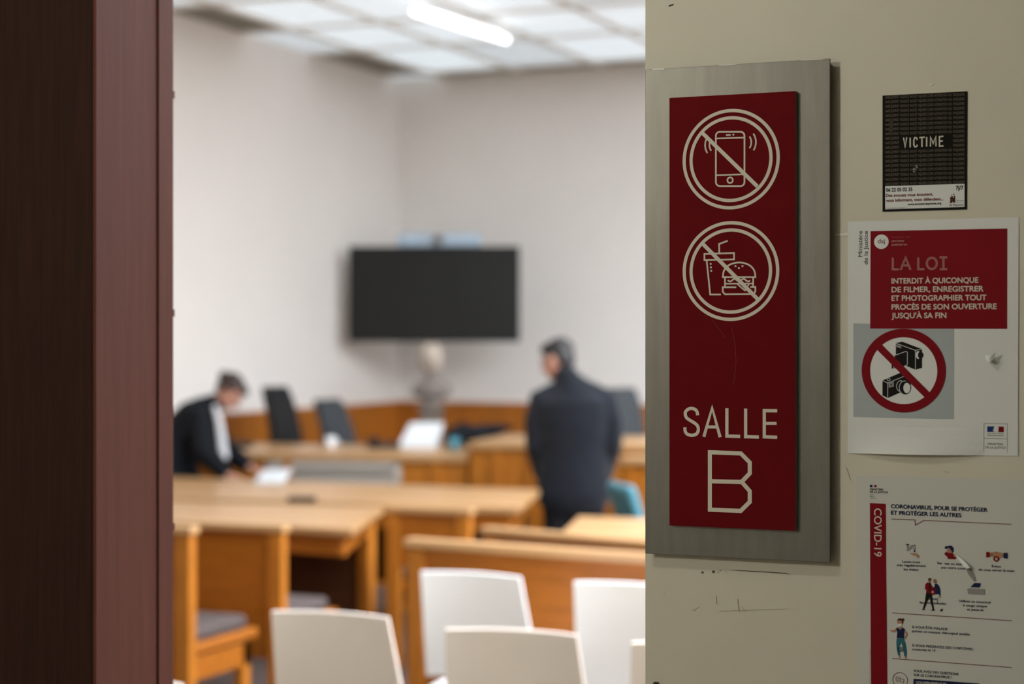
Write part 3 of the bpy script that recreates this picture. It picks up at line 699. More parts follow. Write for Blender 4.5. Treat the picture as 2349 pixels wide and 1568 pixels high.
for s in (-1, 1):
    sh = (s * 0.185 - 0.005, 0.0, 1.255); el = (s * 0.225, -0.02, 1.00); wr = (s * 0.19, 0.10, 0.79); ARM[s] = (sh, el, wr)
    tube(bm, [sh, el, wr], [0.05, 0.042, 0.028]); hand(bm, wr, (-s * 0.1, 0.25, -1), (s * 1, 0, 0), -1 if s < 0 else 1)
    tube(bm, [(s * 0.085, 0, 0.87), (s * 0.09, 0.01, 0.48), (s * 0.095, -0.01, 0.09)], [0.085, 0.058, 0.042])
    tube(bm, [(s * 0.095, -0.04, 0.045), (s * 0.10, 0.14, 0.035)], [0.038, 0.03])
body = fuse('body', bm, M['skin'], man, 0.0065, 3)
face_bits(P, R, man, 0.98, 'hair_man')
bm = B(); E = lambda p, r: ball(bm, P(*p), r, R)
E((0, -0.025, 0.052), (0.081, 0.098, 0.079)); E((0, -0.058, 0.0), (0.074, 0.056, 0.075)); E((0, 0.035, 0.085), (0.066, 0.058, 0.036))
for q in (-1, 1): E((q * 0.072, 0.005, 0.03), (0.012, 0.022, 0.045))
fuse('hair', bm, M['hair_man'], man, 0.006, 2)
bm = B()
tube(bm, [(0.0, 0.0, 0.70), (0, 0, 0.80), (0, -0.005, 0.98), (0, -0.02, 1.15), (0, -0.025, 1.24), (-0.012, -0.012, 1.32), (nb[0] + 0.004, -0.006, 1.385)], [(0.225, 0.15), (0.22, 0.15), (0.205, 0.145), (0.222, 0.15), (0.215, 0.14), (0.14, 0.10), (0.075, 0.072)], 24, side=(1, 0, 0))
for s in (-1, 1):
    sh, el, wr = ARM[s]
    tube(bm, [(s * 0.10, -0.01, 1.315), (sh[0], sh[1] - 0.01, sh[2] + 0.005), (el[0], el[1], el[2] + 0.12), el, (wr[0] + s * 0.004, wr[1] - 0.01, wr[2] + 0.03)], [0.055, 0.076, 0.068, 0.062, 0.050], 16)
fuse('jacket', bm, M['jacket'], man, 0.009, 4)
bm = B(); tube(bm, [(nb[0] - 0.004, 0.002, 1.372), (nb[0] - 0.008, 0.005, 1.405)], [(0.076, 0.07), (0.068, 0.064)], 20, side=(1, 0, 0)); fuse('collar', bm, M['jacket'], man, 0.006, 2)
bm = B()
tube(bm, [(0, 0, 0.98), (0, 0, 0.82)], [(0.175, 0.12), (0.19, 0.125)], 20, side=(1, 0, 0))
for s in (-1, 1): tube(bm, [(s * 0.09, 0, 0.88), (s * 0.095, 0.01, 0.48), (s * 0.10, -0.005, 0.085)], [0.105, 0.085, 0.07])
fuse('trousers', bm, M['trousers'], man, 0.01, 3)
for s in (-1, 1):
    bm = B(); tube(bm, [(s * 0.10, -0.055, 0.05), (s * 0.102, 0.05, 0.05), (s * 0.107, 0.17, 0.038)], [(0.042, 0.045), (0.048, 0.048), (0.042, 0.034)], 14, side=(1, 0, 0)); fuse('shoe', bm, M['black_pl'], man, 0.007, 2)

# -- the woman: bent over the long table towards the right, reading
DW = 11.55; kw = DW / F
c = atd(440, 1000, DW)
wom = thing('person', 'woman in a black gown with a white band bending over the long table', 'person', (c.x, c.y, 0), YAW)
LX = lambda px: (px - 440) * kw
ZZ = lambda py: H - (py - HOR) * kw
hc = (LX(529), -0.02, ZZ(899)); nk = (LX(494), 0.0, ZZ(925))
bm = B()
P, R = head(bm, hc, (0.60, -0.22, -0.77), (0.78, 0.0, 0.62), 0.92)
tube(bm, [(nk[0] - 0.05, 0, nk[2] - 0.04), nk, (hc[0] - 0.02, hc[1], hc[2] - 0.005)], [0.055, 0.048, 0.05])
SP = [(LX(395), 0.0, 0.86), (LX(405), 0.0, 0.97), (LX(428), 0.0, ZZ(985)), (LX(455), 0, ZZ(950)), (LX(484), 0, ZZ(934))]
tube(bm, SP, [(0.16, 0.11), (0.13, 0.095), (0.135, 0.10), (0.15, 0.095), (0.10, 0.07)], side=(0, 1, 0))
WA = {}
for s, (ex, ez, wx, wz_, wy) in ((-1, (478, 1030, 531, 1082, -0.20)), (1, (490, 1025, 572, 1074, 0.02))):
    sh = (LX(466), s * 0.16, ZZ(950)); el = (LX(ex), s * 0.20, ZZ(ez)); wr = (LX(wx), wy, ZZ(wz_)); WA[s] = (sh, el, wr)
    tube(bm, [sh, el, wr], [0.042, 0.036, 0.025])
    hand(bm, wr, (0.85, -0.35 if s < 0 else -0.45, -0.25), (0.15, 0, 1), 1 if s < 0 else -1, 0.95)
    tube(bm, [(LX(396), s * 0.085, 0.86), (LX(404), s * 0.09, 0.47), (LX(398), s * 0.09, 0.08)], [0.085, 0.055, 0.04])
    tube(bm, [(LX(392), s * 0.09, 0.04), (LX(450), s * 0.09, 0.03)], [0.034, 0.027])
fuse('body', bm, M['skin'], wom, 0.0065, 3)
face_bits(P, R, wom, 0.92)
bm = B(); E = lambda p, r: ball(bm, P(*p), r, R)
E((0, -0.03, 0.048), (0.077, 0.092, 0.076)); E((0, -0.06, 0.0), (0.066, 0.05, 0.07)); E((0, 0.045, 0.082), (0.058, 0.046, 0.03))
for q in (-1, 1): E((q * 0.07, -0.01, 0.02), (0.012, 0.035, 0.045))
E((0, -0.125, 0.03), (0.036, 0.034, 0.036))
fuse('hair', bm, M['hair'], wom, 0.006, 2)
bm = B()
SPo = [(LX(398), 0, 0.62), (LX(396), 0, 0.80), (LX(400), 0, 0.96), (LX(424), 0, ZZ(990)), (LX(450), 0, ZZ(954)), (LX(474), 0, ZZ(938)), (LX(494), 0, ZZ(924))]
tube(bm, [(LX(398), 0, 0.06), (LX(398), 0, 0.35)] + SPo, [(0.26, 0.22), (0.235, 0.20), (0.225, 0.185), (0.205, 0.165), (0.20, 0.155), (0.195, 0.145), (0.195, 0.125), (0.15, 0.095), (0.08, 0.066)], 24, side=(0, 1, 0))
for s in (-1, 1):
    sh, el, wr = WA[s]; w2 = Vector(el) + (Vector(wr) - Vector(el)) * 0.82
    tube(bm, [(LX(462), s * 0.09, ZZ(946)), sh, Vector(sh).lerp(Vector(el), 0.5), el, w2], [0.06, 0.075, 0.078, 0.085, 0.058], 16)
fuse('gown', bm, M['robe'], wom, 0.010, 4)
bm = B()
tube(bm, [(LX(503), -0.13, ZZ(938)), (LX(512), -0.15, ZZ(965)), (LX(518), -0.165, ZZ(1005)), (LX(524), -0.175, ZZ(1046))], [(0.018, 0.012), (0.024, 0.013), (0.027, 0.013), (0.029, 0.012)], 12, side=(1, 0, 0.2))
tube(bm, [(LX(494), -0.05, ZZ(930)), (LX(503), -0.12, ZZ(940))], [0.02, 0.018])
fuse('neck_band', bm, M['white_cloth'], wom, 0.006, 3, label='white pleated neck band')

# ------------------------------------------------------------------ the room sign
PO, RO = 0.016, 0.024
p0 = on_wall(1480, 160, PO); p1 = on_wall(1904, 134, PO); p2 = on_wall(1480, 1269, PO)
px0, px1, pzt, pzb = p0[0], p1[0], p0[1], p2[1]
sg = thing('room_sign', 'tall grey metal plate with dark red panel reading SALLE B on the corridor wall', 'sign', ((px0 + px1) / 2, YW, pzb))
bm = B(); box(bm, px0, px1, YW - PO, YW - PO + 0.004, pzb, pzt); bp = build('back_plate', bm, M['alu'], sg, bev=0.0006)
bm = B(); box(bm, px0 + 0.012, px1 - 0.003, YW - PO + 0.0041, YW - 0.0002, pzb + 0.010, pzt - 0.004); build('spacer', bm, M['alu_dark'], bp)
i = Ink(PO + 0.0008); zz = crop(1470, 120, 3.92, PO)
i.fill([zz(105, 150), zz(210, 145), zz(210, 156), zz(105, 158)], 'glint'); i.fill([zz(700, 117), zz(790, 112), zz(865, 105), zz(865, 109), zz(790, 119), zz(700, 121)], 'glint')
i.fill([zz(1440, 71), zz(1560, 66), zz(1640, 61), zz(1640, 65), zz(1560, 71), zz(1440, 74)], 'glint'); i.done('painted_glint', bp)  # pale slivers paint bright highlights along the plate's top edge
za = crop(1470, 120, 3.92, RO); zb_ = crop(1470, 490, 3.92, RO); zc = crop(1470, 890, 3.485, RO)
tl, tr, bl, br = za(257, 408), za(1385, 350), zc(225, 1093), zc(1222, 1142)
rx0, rx1, rzt, rzb = tl[0], tr[0], (tl[1] + tr[1]) / 2, (bl[1] + br[1]) / 2
bm = B(); box(bm, rx0, rx1 + 0.0008, YW - RO, YW - RO + 0.0008, rzb, rzt); rp = build('red_panel', bm, M['sign_red'], sg)
bm = B(); box(bm, rx0, rx1 + 0.0008, YW - RO + 0.0009, YW - PO - 0.0001, rzb, rzt); build('acrylic_core', bm, M['acrylic'], rp)
IO = RO + 0.0004
def double_ring(ink, c, r):
    ink.stroke(ring(c, r * 0.968, 96), r * 0.066, 'cream_ink', True); ink.stroke(ring(c, r * 0.823, 96), r * 0.066, 'cream_ink', True)
# no phones
i = Ink(IO); q = crop(1470, 120, 3.92, IO); mm = 1 / 3.92 * 2.35 / F      # metres per reading
c = q(808, 960); r = 895 / 2 * mm; double_ring(i, c, r)
i.stroke([q(549, 720), q(1048, 1205)], 34 * mm, 'cream_ink', lift=0.0001)
def rrect(x0, y0, x1, y1, rad, fn):
    pts = []
    for (cx, cy, a0) in ((x1 - rad, y0 + rad, -90), (x1 - rad, y1 - rad, 0), (x0 + rad, y1 - rad, 90), (x0 + rad, y0 + rad, 180)):
        for k in range(7):
            a = math.radians(a0 + 90 * k / 6); pts.append(fn(cx + rad * math.cos(a), cy + rad * math.sin(a)))
    return pts
lw = 15 * mm
i.stroke(rrect(675, 714, 932, 1202, 36, q), lw, 'cream_ink', True)
i.stroke([q(682, 774), q(926, 766)], lw * .9, 'cream_ink'); i.stroke([q(682, 1104), q(926, 1096)], lw * .9, 'cream_ink')
i.stroke(ring(q(803, 1149), 25 * mm, 32), 14 * mm, 'cream_ink', True)
i.stroke([q(766, 743), q(808, 742)], 14 * mm, 'cream_ink'); i.fill(ring(q(832, 740), 9 * mm, 20), 'cream_ink')
for cx_, cy_, rr, a0, a1 in ((905, 812, 90, -35, 35), (905, 812, 132, -33, 35)):
    i.stroke(arc(q(cx_, cy_), rr * mm, a0, a1, 16), 14 * mm, 'cream_ink')
for cx_, cy_, rr, a0, a1 in ((706, 828, 92, 150, 215), (706, 828, 132, 146, 213)):
    i.stroke(arc(q(cx_, cy_), rr * mm, a0, a1, 16), 14 * mm, 'cream_ink')
i.done('phone_pictogram', rp, 'cream crossed out telephone pictogram')
# no food
i = Ink(IO); q = crop(1470, 490, 3.92, IO)
c = q(806, 515); double_ring(i, c, 890 / 2 * mm)
i.stroke([q(549, 262), q(1052, 768)], 34 * mm, 'cream_ink', lift=0.0001)
i.stroke([q(572, 360), q(838, 354), q(838, 410), q(572, 416)], lw, 'cream_ink', True)
i.stroke([q(706, 352), q(704, 272), q(782, 243)], lw, 'cream_ink')
i.stroke([q(592, 420), q(624, 726), q(720, 726)], lw, 'cream_ink')
for y in (451, 481, 512): i.fill([q(620 + (y - 451) * .08, y - 8), q(636 + (y - 451) * .08, y - 8), q(636 + (y - 451) * .08, y + 8), q(620 + (y - 451) * .08, y + 8)], 'cream_ink')
bun = [q(884 - 146 * math.cos(math.radians(a)), 570 - 132 * math.sin(math.radians(a)) ** 0.8) for a in range(0, 181, 10)]
i.stroke(bun, lw, 'cream_ink', True)
for x, y in ((851, 471), (914, 471), (882, 489)): i.fill([q(x - 8, y - 8), q(x + 8, y - 8), q(x + 8, y + 8), q(x - 8, y + 8)], 'cream_ink')
i.stroke([q(757, 574), q(757, 655)], lw, 'cream_ink'); i.stroke([q(1010, 572), q(1010, 655)], lw, 'cream_ink')
i.stroke([q(782 + k * 8, 597 + 12 * math.sin(k * 0.62)) for k in range(26)], 14 * mm, 'cream_ink')
i.stroke([q(757, 629), q(1010, 627)], 13 * mm, 'cream_ink')
i.stroke([q(858, 661), q(737, 661), q(737, 700), q(757, 724), q(1010, 722), q(1030, 700), q(1030, 659), q(985, 659)], lw, 'cream_ink')
i.stroke([q(870, 634), q(936, 690), q(972, 634)], 12 * mm, 'cream_ink')
i.done('food_pictogram', rp, 'cream crossed out drink and burger pictogram')
# SALLE
i = Ink(IO); q = crop(1470, 890, 3.485, IO); m3 = 1 / 3.485 * 2.35 / F; lw3 = 26 * m3
Spts = [(454, 216), (450, 190), (435, 170), (406, 161), (378, 168), (358, 188), (356, 212), (366, 236), (390, 254), (425, 275), (450, 296), (460, 322), (456, 348), (440, 368), (407, 376), (374, 368), (356, 346), (352, 312)]
def smooth(P, n=5):
    out = []
    for k in range(len(P) - 1):
        p0, p1, p2, p3 = P[max(k - 1, 0)], P[k], P[k + 1], P[min(k + 2, len(P) - 1)]
        for j in range(n):
            t_ = j / n
            out.append(tuple(0.5 * ((2 * p1[d]) + (-p0[d] + p2[d]) * t_ + (2 * p0[d] - 5 * p1[d] + 4 * p2[d] - p3[d]) * t_ ** 2 + (-p0[d] + 3 * p1[d] - 3 * p2[d] + p3[d]) * t_ ** 3) for d in (0, 1)))
    return out + [P[-1]]
i.stroke([q(*p) for p in smooth(Spts)], lw3, 'cream_ink')
i.stroke([q(504, 388), q(570, 158), q(634, 391)], lw3, 'cream_ink'); i.stroke([q(530, 309), q(614, 310)], lw3 * .92, 'cream_ink')
for x, y0, y1, x2 in ((688, 160, 380, 794), (838, 163, 385, 944)): i.stroke([q(x, y0), q(x, y1 + 2), q(x2, y1 + 5)], lw3, 'cream_ink')
i.stroke([q(1090, 180), q(987, 179), q(987, 388), q(1090, 392)], lw3, 'cream_ink'); i.stroke([q(990, 281), q(1085, 281)], lw3 * .92, 'cream_ink')
i.done('lettering', rp, 'cream word SALLE')
i = Ink(IO); wB = 33 * m3
i.stroke([q(552, 511), q(800, 521), q(871, 593), q(871, 680), q(806, 748), q(871, 822), q(871, 908), q(798, 980), q(552, 970)], wB, 'cream_ink', True)
i.stroke([q(560, 743), q(812, 749)], wB, 'cream_ink')
i.done('letter_b', rp, 'large cream letter B with cut corners')
i = Ink(IO); q = crop(1470, 490, 3.92, IO)
i.stroke([q(640, 950), q(690, 1020), q(760, 1115)], 0.0003, 'scratch'); i.stroke([q(815, 1020), q(835, 1110), q(850, 1200), q(856, 1320), q(850, 1420), q(832, 1540)], 0.0003, 'scratch')
i.done('scratch', rp)

# ------------------------------------------------------------------ black sticker
z4 = crop(1980, 180, 4.9, 0.001); so = 0.0012
c4 = z4(690, 820)
st = thing('sticker', 'small black sticker reading VICTIME on the corridor wall', 'sticker', (c4[0], YW, c4[1]))
TLs, TRs, BLs, BRs = z4(218, 192), z4(1170, 143), z4(218, 1495), z4(1164, 1470)
bm = B(); vv = [(TLs), (TRs), (BRs), (BLs)]
lo = [bm.verts.new((u, YW - 0.0001, v)) for u, v in vv]; hi = [bm.verts.new((u, YW - so, v)) for u, v in vv]
bm.faces.new(lo); bm.faces.new(hi[::-1])
for k in range(4): bm.faces.new((lo[k], lo[(k + 1) % 4], hi[(k + 1) % 4], hi[k]))
sk = build('backing', bm, M['ink_blackbg'], st)
s4 = crop(1980, 180, 4.9, so + 0.0002); i = Ink(so + 0.0003)
ang = -0.0
words = ((250, 405, 'HARCELEMENT'), (415, 515, 'VIOLENCE'), (528, 608, 'RACKET'), (622, 712, 'INJURES'), (722, 790, 'COUPS'), (803, 942, 'INTIMIDATION'), (953, 999, 'VOL'), (1012, 1138, 'MOQUERIES'))
for k in range(20):
    y0 = 228 + k * 51.2
    for x0, x1, s in words:
        if 9 <= k <= 11 and s not in ('HARCELEMENT', 'MOQUERIES'): continue
        sl = 0.040 - 0.0125 * k / 19           # the lines climb a little to the right, less so towards the foot
        yy = y0 - (x0 - 250) * sl
        line(i, s, (x0, yy), (x1, yy), 30, s4, 'ink_beige', -0.004)
i.done('word_pattern', sk, 'rows of small beige words')
i = Ink(so + 0.0004)
vw = 15 / 4.9 * 2.25 / F
for P_ in ([(455, 664), (472, 772), (490, 661)], [(529, 664), (529, 774)], [(608, 690), (600, 666), (580, 664), (570, 690), (570, 748), (582, 768), (600, 764), (610, 745)], [(632, 664), (694, 658)], [(661, 660), (661, 768)], [(714, 658), (714, 764)],
           [(757, 764), (757, 656), (787, 730), (818, 652), (819, 762)], [(902, 650), (858, 653), (858, 760), (904, 757)], [(862, 703), (896, 701)]):
    i.stroke([s4(*p) for p in P_], vw, 'cream_ink')
i.done('title', sk, 'large white word VICTIME')
i = Ink(so + 0.0005)
i.fill([s4(248, 1210), s4(1140, 1183), s4(1140, 1442), s4(248, 1470)], 'paper'); pn = i.done('white_box', sk)
i = Ink(so + 0.0007)
line(i, '06 22 05 02 35', (260, 1272), (553, 1272), 38, s4, 'ink_black', 0.03); i.done('phone_number', pn); i = Ink(so + 0.0007)
line(i, 'Des avocats vous écoutent,', (258, 1330), (785, 1322), 32, s4, 'ink_dred', 0.028)
line(i, 'vous informent, vous défendent...', (258, 1386), (900, 1374), 32, s4, 'ink_dred', 0.028); i.done('slogan', pn, 'dull red slogan'); i = Ink(so + 0.0007)
line(i, 'www.avocats-bayonne.org', (502, 1424), (878, 1418), 25, s4, 'ink_black', 0.03)
i.done('web_address', pn); i = Ink(so + 0.0007); line(i, '7j/7', (1044, 1250), (1126, 1250), 42, s4, 'ink_black', 0.035); i.done('opening_days', pn); i = Ink(so + 0.0007)
line(i, 'de Bayonne', (970, 1432), (1130, 1430), 25, s4, 'ink_grey', 0.004); line(i, 'Barreau', (1050, 1378), (1130, 1376), 14, s4, 'ink_grey', 0.0)
line(i, 'NE PAS JETER SUR LA VOIE PUBLIQUE', (255, 1464), (490, 1458), 10, s4, 'ink_grey', 0.0)
i.done('lettering', pn)
i = Ink(so + 0.0007)
i.fill([s4(978, 1330), s4(992, 1330), s4(992, 1322), s4(1010, 1320), s4(1010, 1340), s4(1020, 1338), s4(1018, 1318), s4(1036, 1318), s4(1036, 1392), s4(1015, 1394), s4(1005, 1380), s4(1000, 1398), s4(978, 1400)], 'ink_hair')
i.fill(ring(s4(996, 1309), 5 * mm, 10), 'ink_hair'); i.fill(ring(s4(1020, 1301), 6 * mm, 10), 'ink_hair')
i.stroke([s4(958, 1395), s4(1130, 1390)], 0.0003, 'ink_grey')
i.done('logo', pn)
i = Ink(so + 0.0006)
for k in range(26):
    x = 560 + 60 * rnd.random(); y = 975 + 75 * rnd.random()
    if abs((x - 560) / 60 - (1050 - y) / 75) > 0.45: continue
    rr = 3 + 7 * rnd.random(); i.fill([s4(x - rr, y), s4(x, y - rr * 1.3), s4(x + rr, y), s4(x + 1, y + rr)], 'ink_lgrey')
i.fill([s4(300, 480), s4(330, 470), s4(330, 600), s4(310, 640), s4(295, 610)], 'reflect_streak', -0.0002)  # vertical reflection on the sticker, painted as a brown streak
i.done('scrape_and_reflection', sk)

# ------------------------------------------------------------------ law poster
z5 = crop(1930, 490, 5.406, 0.001); z6 = crop(1930, 740, 4.752, 0.001)
Cc = on_wall(2140, 775, 0.001)
lp = thing('notice_poster', 'white poster with a red LA LOI block and crossed out cameras', 'poster', (Cc[0], YW, Cc[1]))
u0, u1 = z6(70, 700)[0], z6(1932, 700)[0]; vt = on_wall(2140, 503)[1]; vb = on_wall(2140, 1042)[1]
bm = B(); nx, nz_ = 20, 26; g = []
for a_ in range(nx + 1):
    row = []
    for b_ in range(nz_ + 1):
        fu, fv = a_ / nx, b_ / nz_
        curl = 0.010 * max(0, 1 - fv / 0.16) ** 2 * math.sin(math.pi * min(1, max(0, (fu - 0.02) / 0.78)))
        row.append(bm.verts.new((u0 + (u1 - u0) * fu, YW - 0.0008 - curl, vb + (vt - vb) * fv + (0.002 * (fu - 0.5) if fv < 0.2 else 0))))
    g.append(row)
for a_ in range(nx):
    for b_ in range(nz_): bm.faces.new((g[a_][b_], g[a_ + 1][b_], g[a_ + 1][b_ + 1], g[a_][b_ + 1]))
ps = build('sheet', bm, M['paper'], lp)
# film edge / tape at the top-left corner
i = Ink(0.0004); f5 = crop(1930, 490, 5.406, 0)
i.fill([f5(-90, 305), f5(60, 300), f5(130, 270), f5(250, 105), f5(130, 105), f5(0, 200), f5(-80, 250)], 'paper_edge')
i.stroke([f5(-80, 262), f5(40, 252), f5(110, 245), f5(160, 190), f5(235, 120)], 0.0012, 'glint'); i.stroke([f5(-85, 292), f5(70, 285), f5(130, 262)], 0.0008, 'mark2')
i.done('corner_tape', lp)
i = Ink(0.0011); f5 = crop(1930, 490, 5.406, 0.0011)
i.fill([f5(362, 216), f5(2058, 182), f5(2056, 1426), f5(357, 1423)], 'ink_red'); rb = i.done('red_block', ps)
i = Ink(0.00135); f5 = crop(1930, 490, 5.406, 0.00135); m5 = 1 / 5.406 * 2.25 / F
for k, (s, x1, y) in enumerate((('INTERDIT À QUICONQUE', 1697, 866), ('DE FILMER, ENREGISTRER', 1760, 972), ('ET PHOTOGRAPHIER TOUT', 1797, 1079), ('PROCÈS DE SON OUVERTURE', 1924, 1187), ("JUSQU'À SA FIN", 1300, 1294))):
    line(i, s, (624, y), (x1, y), 64, f5, 'cream_ink', 0.022)
i.done('lettering', rb, 'cream capitals forbidding filming')
i = Ink(0.00135)
def outline_letter(P, closed=False):
    i.stroke([f5(*p) for p in P], 24 * m5, 'ink_pink', closed); 
    i.stroke([f5(*p) for p in P], 15 * m5, 'ink_red', closed, 0.0001); i.stroke([f5(*p) for p in P], 5 * m5, 'ink_pink', closed, 0.0002)
outline_letter([(638, 544), (638, 688), (714, 690)]); outline_letter([(734, 697), (797, 546), (858, 695)]); outline_letter([(762, 640), (832, 640)])
outline_letter([(954, 542), (954, 686), (1030, 687)])
outline_letter([(1122 + 62 * math.cos(math.radians(a)), 615 + 70 * math.sin(math.radians(a))) for a in range(0, 360, 15)], True)
outline_letter([(1266, 540), (1266, 690)]); outline_letter([(1218, 541), (1313, 540)]); outline_letter([(1220, 688), (1313, 686)])
i.done('title', rb, 'outlined pink words LA LOI')
i = Ink(0.00135); i.fill(ring(f5(496, 347), 91 * m5, 40), 'paper'); line(i, 'dsj', (452, 365), (540, 365), 52, f5, 'ink_dred', 0.004, lift=0.0002)
line(i, 'Direction des', (624, 303), (858, 303), 24, f5, 'ink_faint', 0.002); line(i, 'services', (624, 348), (776, 348), 24, f5, 'ink_pink', 0.012); line(i, 'judiciaires', (624, 394), (814, 394), 24, f5, 'ink_pink', 0.012)
i.done('logo', rb)
i = Ink(0.0011)
for s, xb, y0, y1 in (('Ministère', 258, 532, 213), ('de la Justice', 327, 627, 213)):
    p, r_ = f5(xb, y0), f5(xb, y1); write(i, s, p, abs(r_[1] - p[1]), 50 * m5, 'ink_grey', 0.006, math.pi / 2)
i.done('side_lettering', ps, 'grey upright words Ministère de la Justice')
# crossed out cameras
i = Ink(0.00105); f6 = crop(1930, 740, 4.752, 0.00105); m6 = 1 / 4.752 * 2.27 / F
i.fill([f6(131, 5), f6(1228, 40), f6(1226, 1052), f6(131, 1026)], 'ink_sky'); bq = i.done('blue_square', ps, 'pale blue square')
i = Ink(0.00125); f6 = crop(1930, 740, 4.752, 0.00125)
i.fill(ring(f6(676, 521), 370 * m6, 64), 'paper'); i.done('white_disc', bq)
i = Ink(0.0014)
K = lambda *P: i.fill([f6(*p) for p in P], 'ink_black')
Ln = lambda *P: i.stroke([f6(*p) for p in P], 6 * m6, 'paper', False, 0.0002)
K((594, 220), (664, 205), (880, 286), (880, 490), (808, 512), (594, 420)); K((575, 355), (700, 305), (720, 318), (720, 458), (655, 480), (548, 500), (548, 455), (600, 440), (585, 380))
i.fill(ring(f6(866, 350), 30 * m6, 24), 'ink_black'); i.fill([f6(838 + 26 * math.cos(a * .5236), 350 + 44 * math.sin(a * .5236)) for a in range(12)], 'paper', 0.0002); i.fill([f6(864 + 30 * math.cos(a * .5236), 352 + 41 * math.sin(a * .5236)) for a in range(12)], 'ink_black', 0.0003)
Ln((594, 222), (808, 300), (880, 286)); Ln((808, 300), (808, 512)); Ln((575, 358), (702, 312), (720, 318), (720, 458), (690, 470)); i.stroke([f6(*p) for p in ((604, 240), (622, 246), (622, 266), (604, 260))], 4 * m6, 'paper', True, 0.0002); i.stroke([f6(*p) for p in ((632, 250), (650, 256), (650, 276), (632, 270))], 4 * m6, 'paper', True, 0.0002); Ln((572, 500), (572, 470))
i.done('video_camera_picture', bq)
i = Ink(0.0014)
K((448, 628), (640, 545), (700, 560), (760, 640), (757, 720), (640, 760), (506, 820), (448, 790))
Ln((448, 628), (506, 656), (506, 820)); Ln((506, 656), (690, 580)); i.stroke([f6(516 + 17 * math.cos(a * .5236), 618 + 14 * math.sin(a * .5236)) for a in range(12)], 5 * m6, 'paper', True, 0.0002)
i.stroke([f6(*p) for p in ((520, 660), (568, 644), (568, 690), (520, 704))], 4 * m6, 'paper', True, 0.0002); i.stroke([f6(*p) for p in ((530, 668), (556, 660), (556, 680), (530, 690))], 4 * m6, 'paper', True, 0.0002)
i.stroke([f6(650 + 48 * math.cos(a * .2618), 690 + 60 * math.sin(a * .2618)) for a in range(7, 20)], 6 * m6, 'paper', False, 0.0002)
i.fill([f6(698 + 62 * math.cos(a * .2618), 707 + 72 * math.sin(a * .2618)) for a in range(24)], 'ink_black', 0.0003); i.stroke([f6(690 + 58 * math.cos(a * .2618), 707 + 74 * math.sin(a * .2618)) for a in range(7, 20)], 6 * m6, 'paper', False, 0.0004)
i.fill([f6(715 + 38 * math.cos(a * .2618), 710 + 57 * math.sin(a * .2618)) for a in range(24)], 'paper', 0.0005)
i.done('photo_camera_picture', bq)
i = Ink(0.0016); f6 = crop(1930, 740, 4.752, 0.0016)
i.stroke(ring(f6(676, 521), 410 * m6, 72), 92 * m6, 'ink_red', True); i.stroke([f6(405, 255), f6(940, 790)], 78 * m6, 'ink_red', False, 0.0001)
i.done('prohibition_ring', bq, 'red prohibition ring')
# ministry logo
i = Ink(0.0011); f6 = crop(1930, 740, 4.752, 0.0011)
i.stroke([f6(1554, 1410), f6(1554, 1096), f6(1808, 1100), f6(1808, 1412)], 3 * m6, 'ink_grey'); i.stroke([f6(1554, 1258), f6(1808, 1264)], 3 * m6, 'ink_grey')
i.fill([f6(1590, 1128), f6(1672, 1128), f6(1655, 1150), f6(1662, 1165), f6(1645, 1172), f6(1668, 1188), f6(1590, 1188)], 'ink_blue')
i.fill([f6(1708, 1130), f6(1770, 1131), f6(1770, 1191), f6(1695, 1190), f6(1718, 1180), f6(1708, 1160), f6(1718, 1148)], 'ink_red')
line(i, 'Liberté · Égalité · Fraternité', (1590, 1208), (1770, 1210), 11, f6, 'ink_grey'); line(i, 'RÉPUBLIQUE FRANÇAISE', (1590, 1232), (1770, 1234), 12, f6, 'ink_grey')
line(i, 'MINISTÈRE', (1596, 1330), (1764, 1334), 22, f6, 'ink_grey', 0.002); line(i, 'DE LA JUSTICE', (1568, 1367), (1790, 1370), 22, f6, 'ink_grey', 0.002)
i.done('ministry_logo', ps)
# torn flake of paper standing off the sheet
bm = B(); f6 = crop(1930, 740, 4.752, 0.004)
pts = [(1565, 352, .0022), (1600, 350, .005), (1640, 360, .008), (1692, 312, .012), (1670, 385, .010), (1640, 420, .011), (1610, 432, .009), (1580, 405, .006)]
vv = [bm.verts.new((f6(x, y)[0], YW - o_, f6(x, y)[1])) for x, y, o_ in pts]; vc = bm.verts.new((f6(1625, 385)[0], YW - 0.0115, f6(1625, 385)[1]))
for k in range(len(vv)): bm.faces.new((vv[k], vv[(k + 1) % len(vv)], vc))
o = build('torn_flap', bm, M['paper'], ps, label='torn curl of white paper')
i = Ink(0.0011); i.stroke([on_wall(2337, 510, 0.0011), on_wall(2336, 775, 0.0017), on_wall(2335, 1045, 0.0017)], 0.0003, 'ink_grey'); i.done('edge_line', ps)

# ------------------------------------------------------------------ health poster
hp_c = on_wall(2170, 1330)
hp = thing('notice_poster', 'white health poster with a red COVID-19 band at the bottom right', 'poster', (hp_c[0], YW, hp_c[1]))
f7 = crop(1940, 1080, 5.743, 0.0009); f8 = crop(1940, 1300, 5.743, 0.0009)
a_, b_ = f7(135, 50), on_wall(2400, 1101, 0.0009); c_, d_ = on_wall(2400, 1690, 0.0009), on_wall(1966, 1655, 0.0009)
bm = B(); vv = [a_, b_, c_, d_]; lo = [bm.verts.new((u, YW - 0.0002, v)) for u, v in vv]; hi = [bm.verts.new((u, YW - 0.0009, v)) for u, v in vv]
bm.faces.new(lo); bm.faces.new(hi[::-1])
for k in range(4): bm.faces.new((lo[k], lo[(k + 1) % 4], hi[(k + 1) % 4], hi[k]))
hs = build('sheet', bm, M['paper'], hp)
hs.data.materials[0] = mat('off white printed paper', (0.555, 0.555, 0.52), 0.6, var=0.03, scale=7, bump=0.06)
TILT = -0.012                                          # the sheet hangs slightly askew
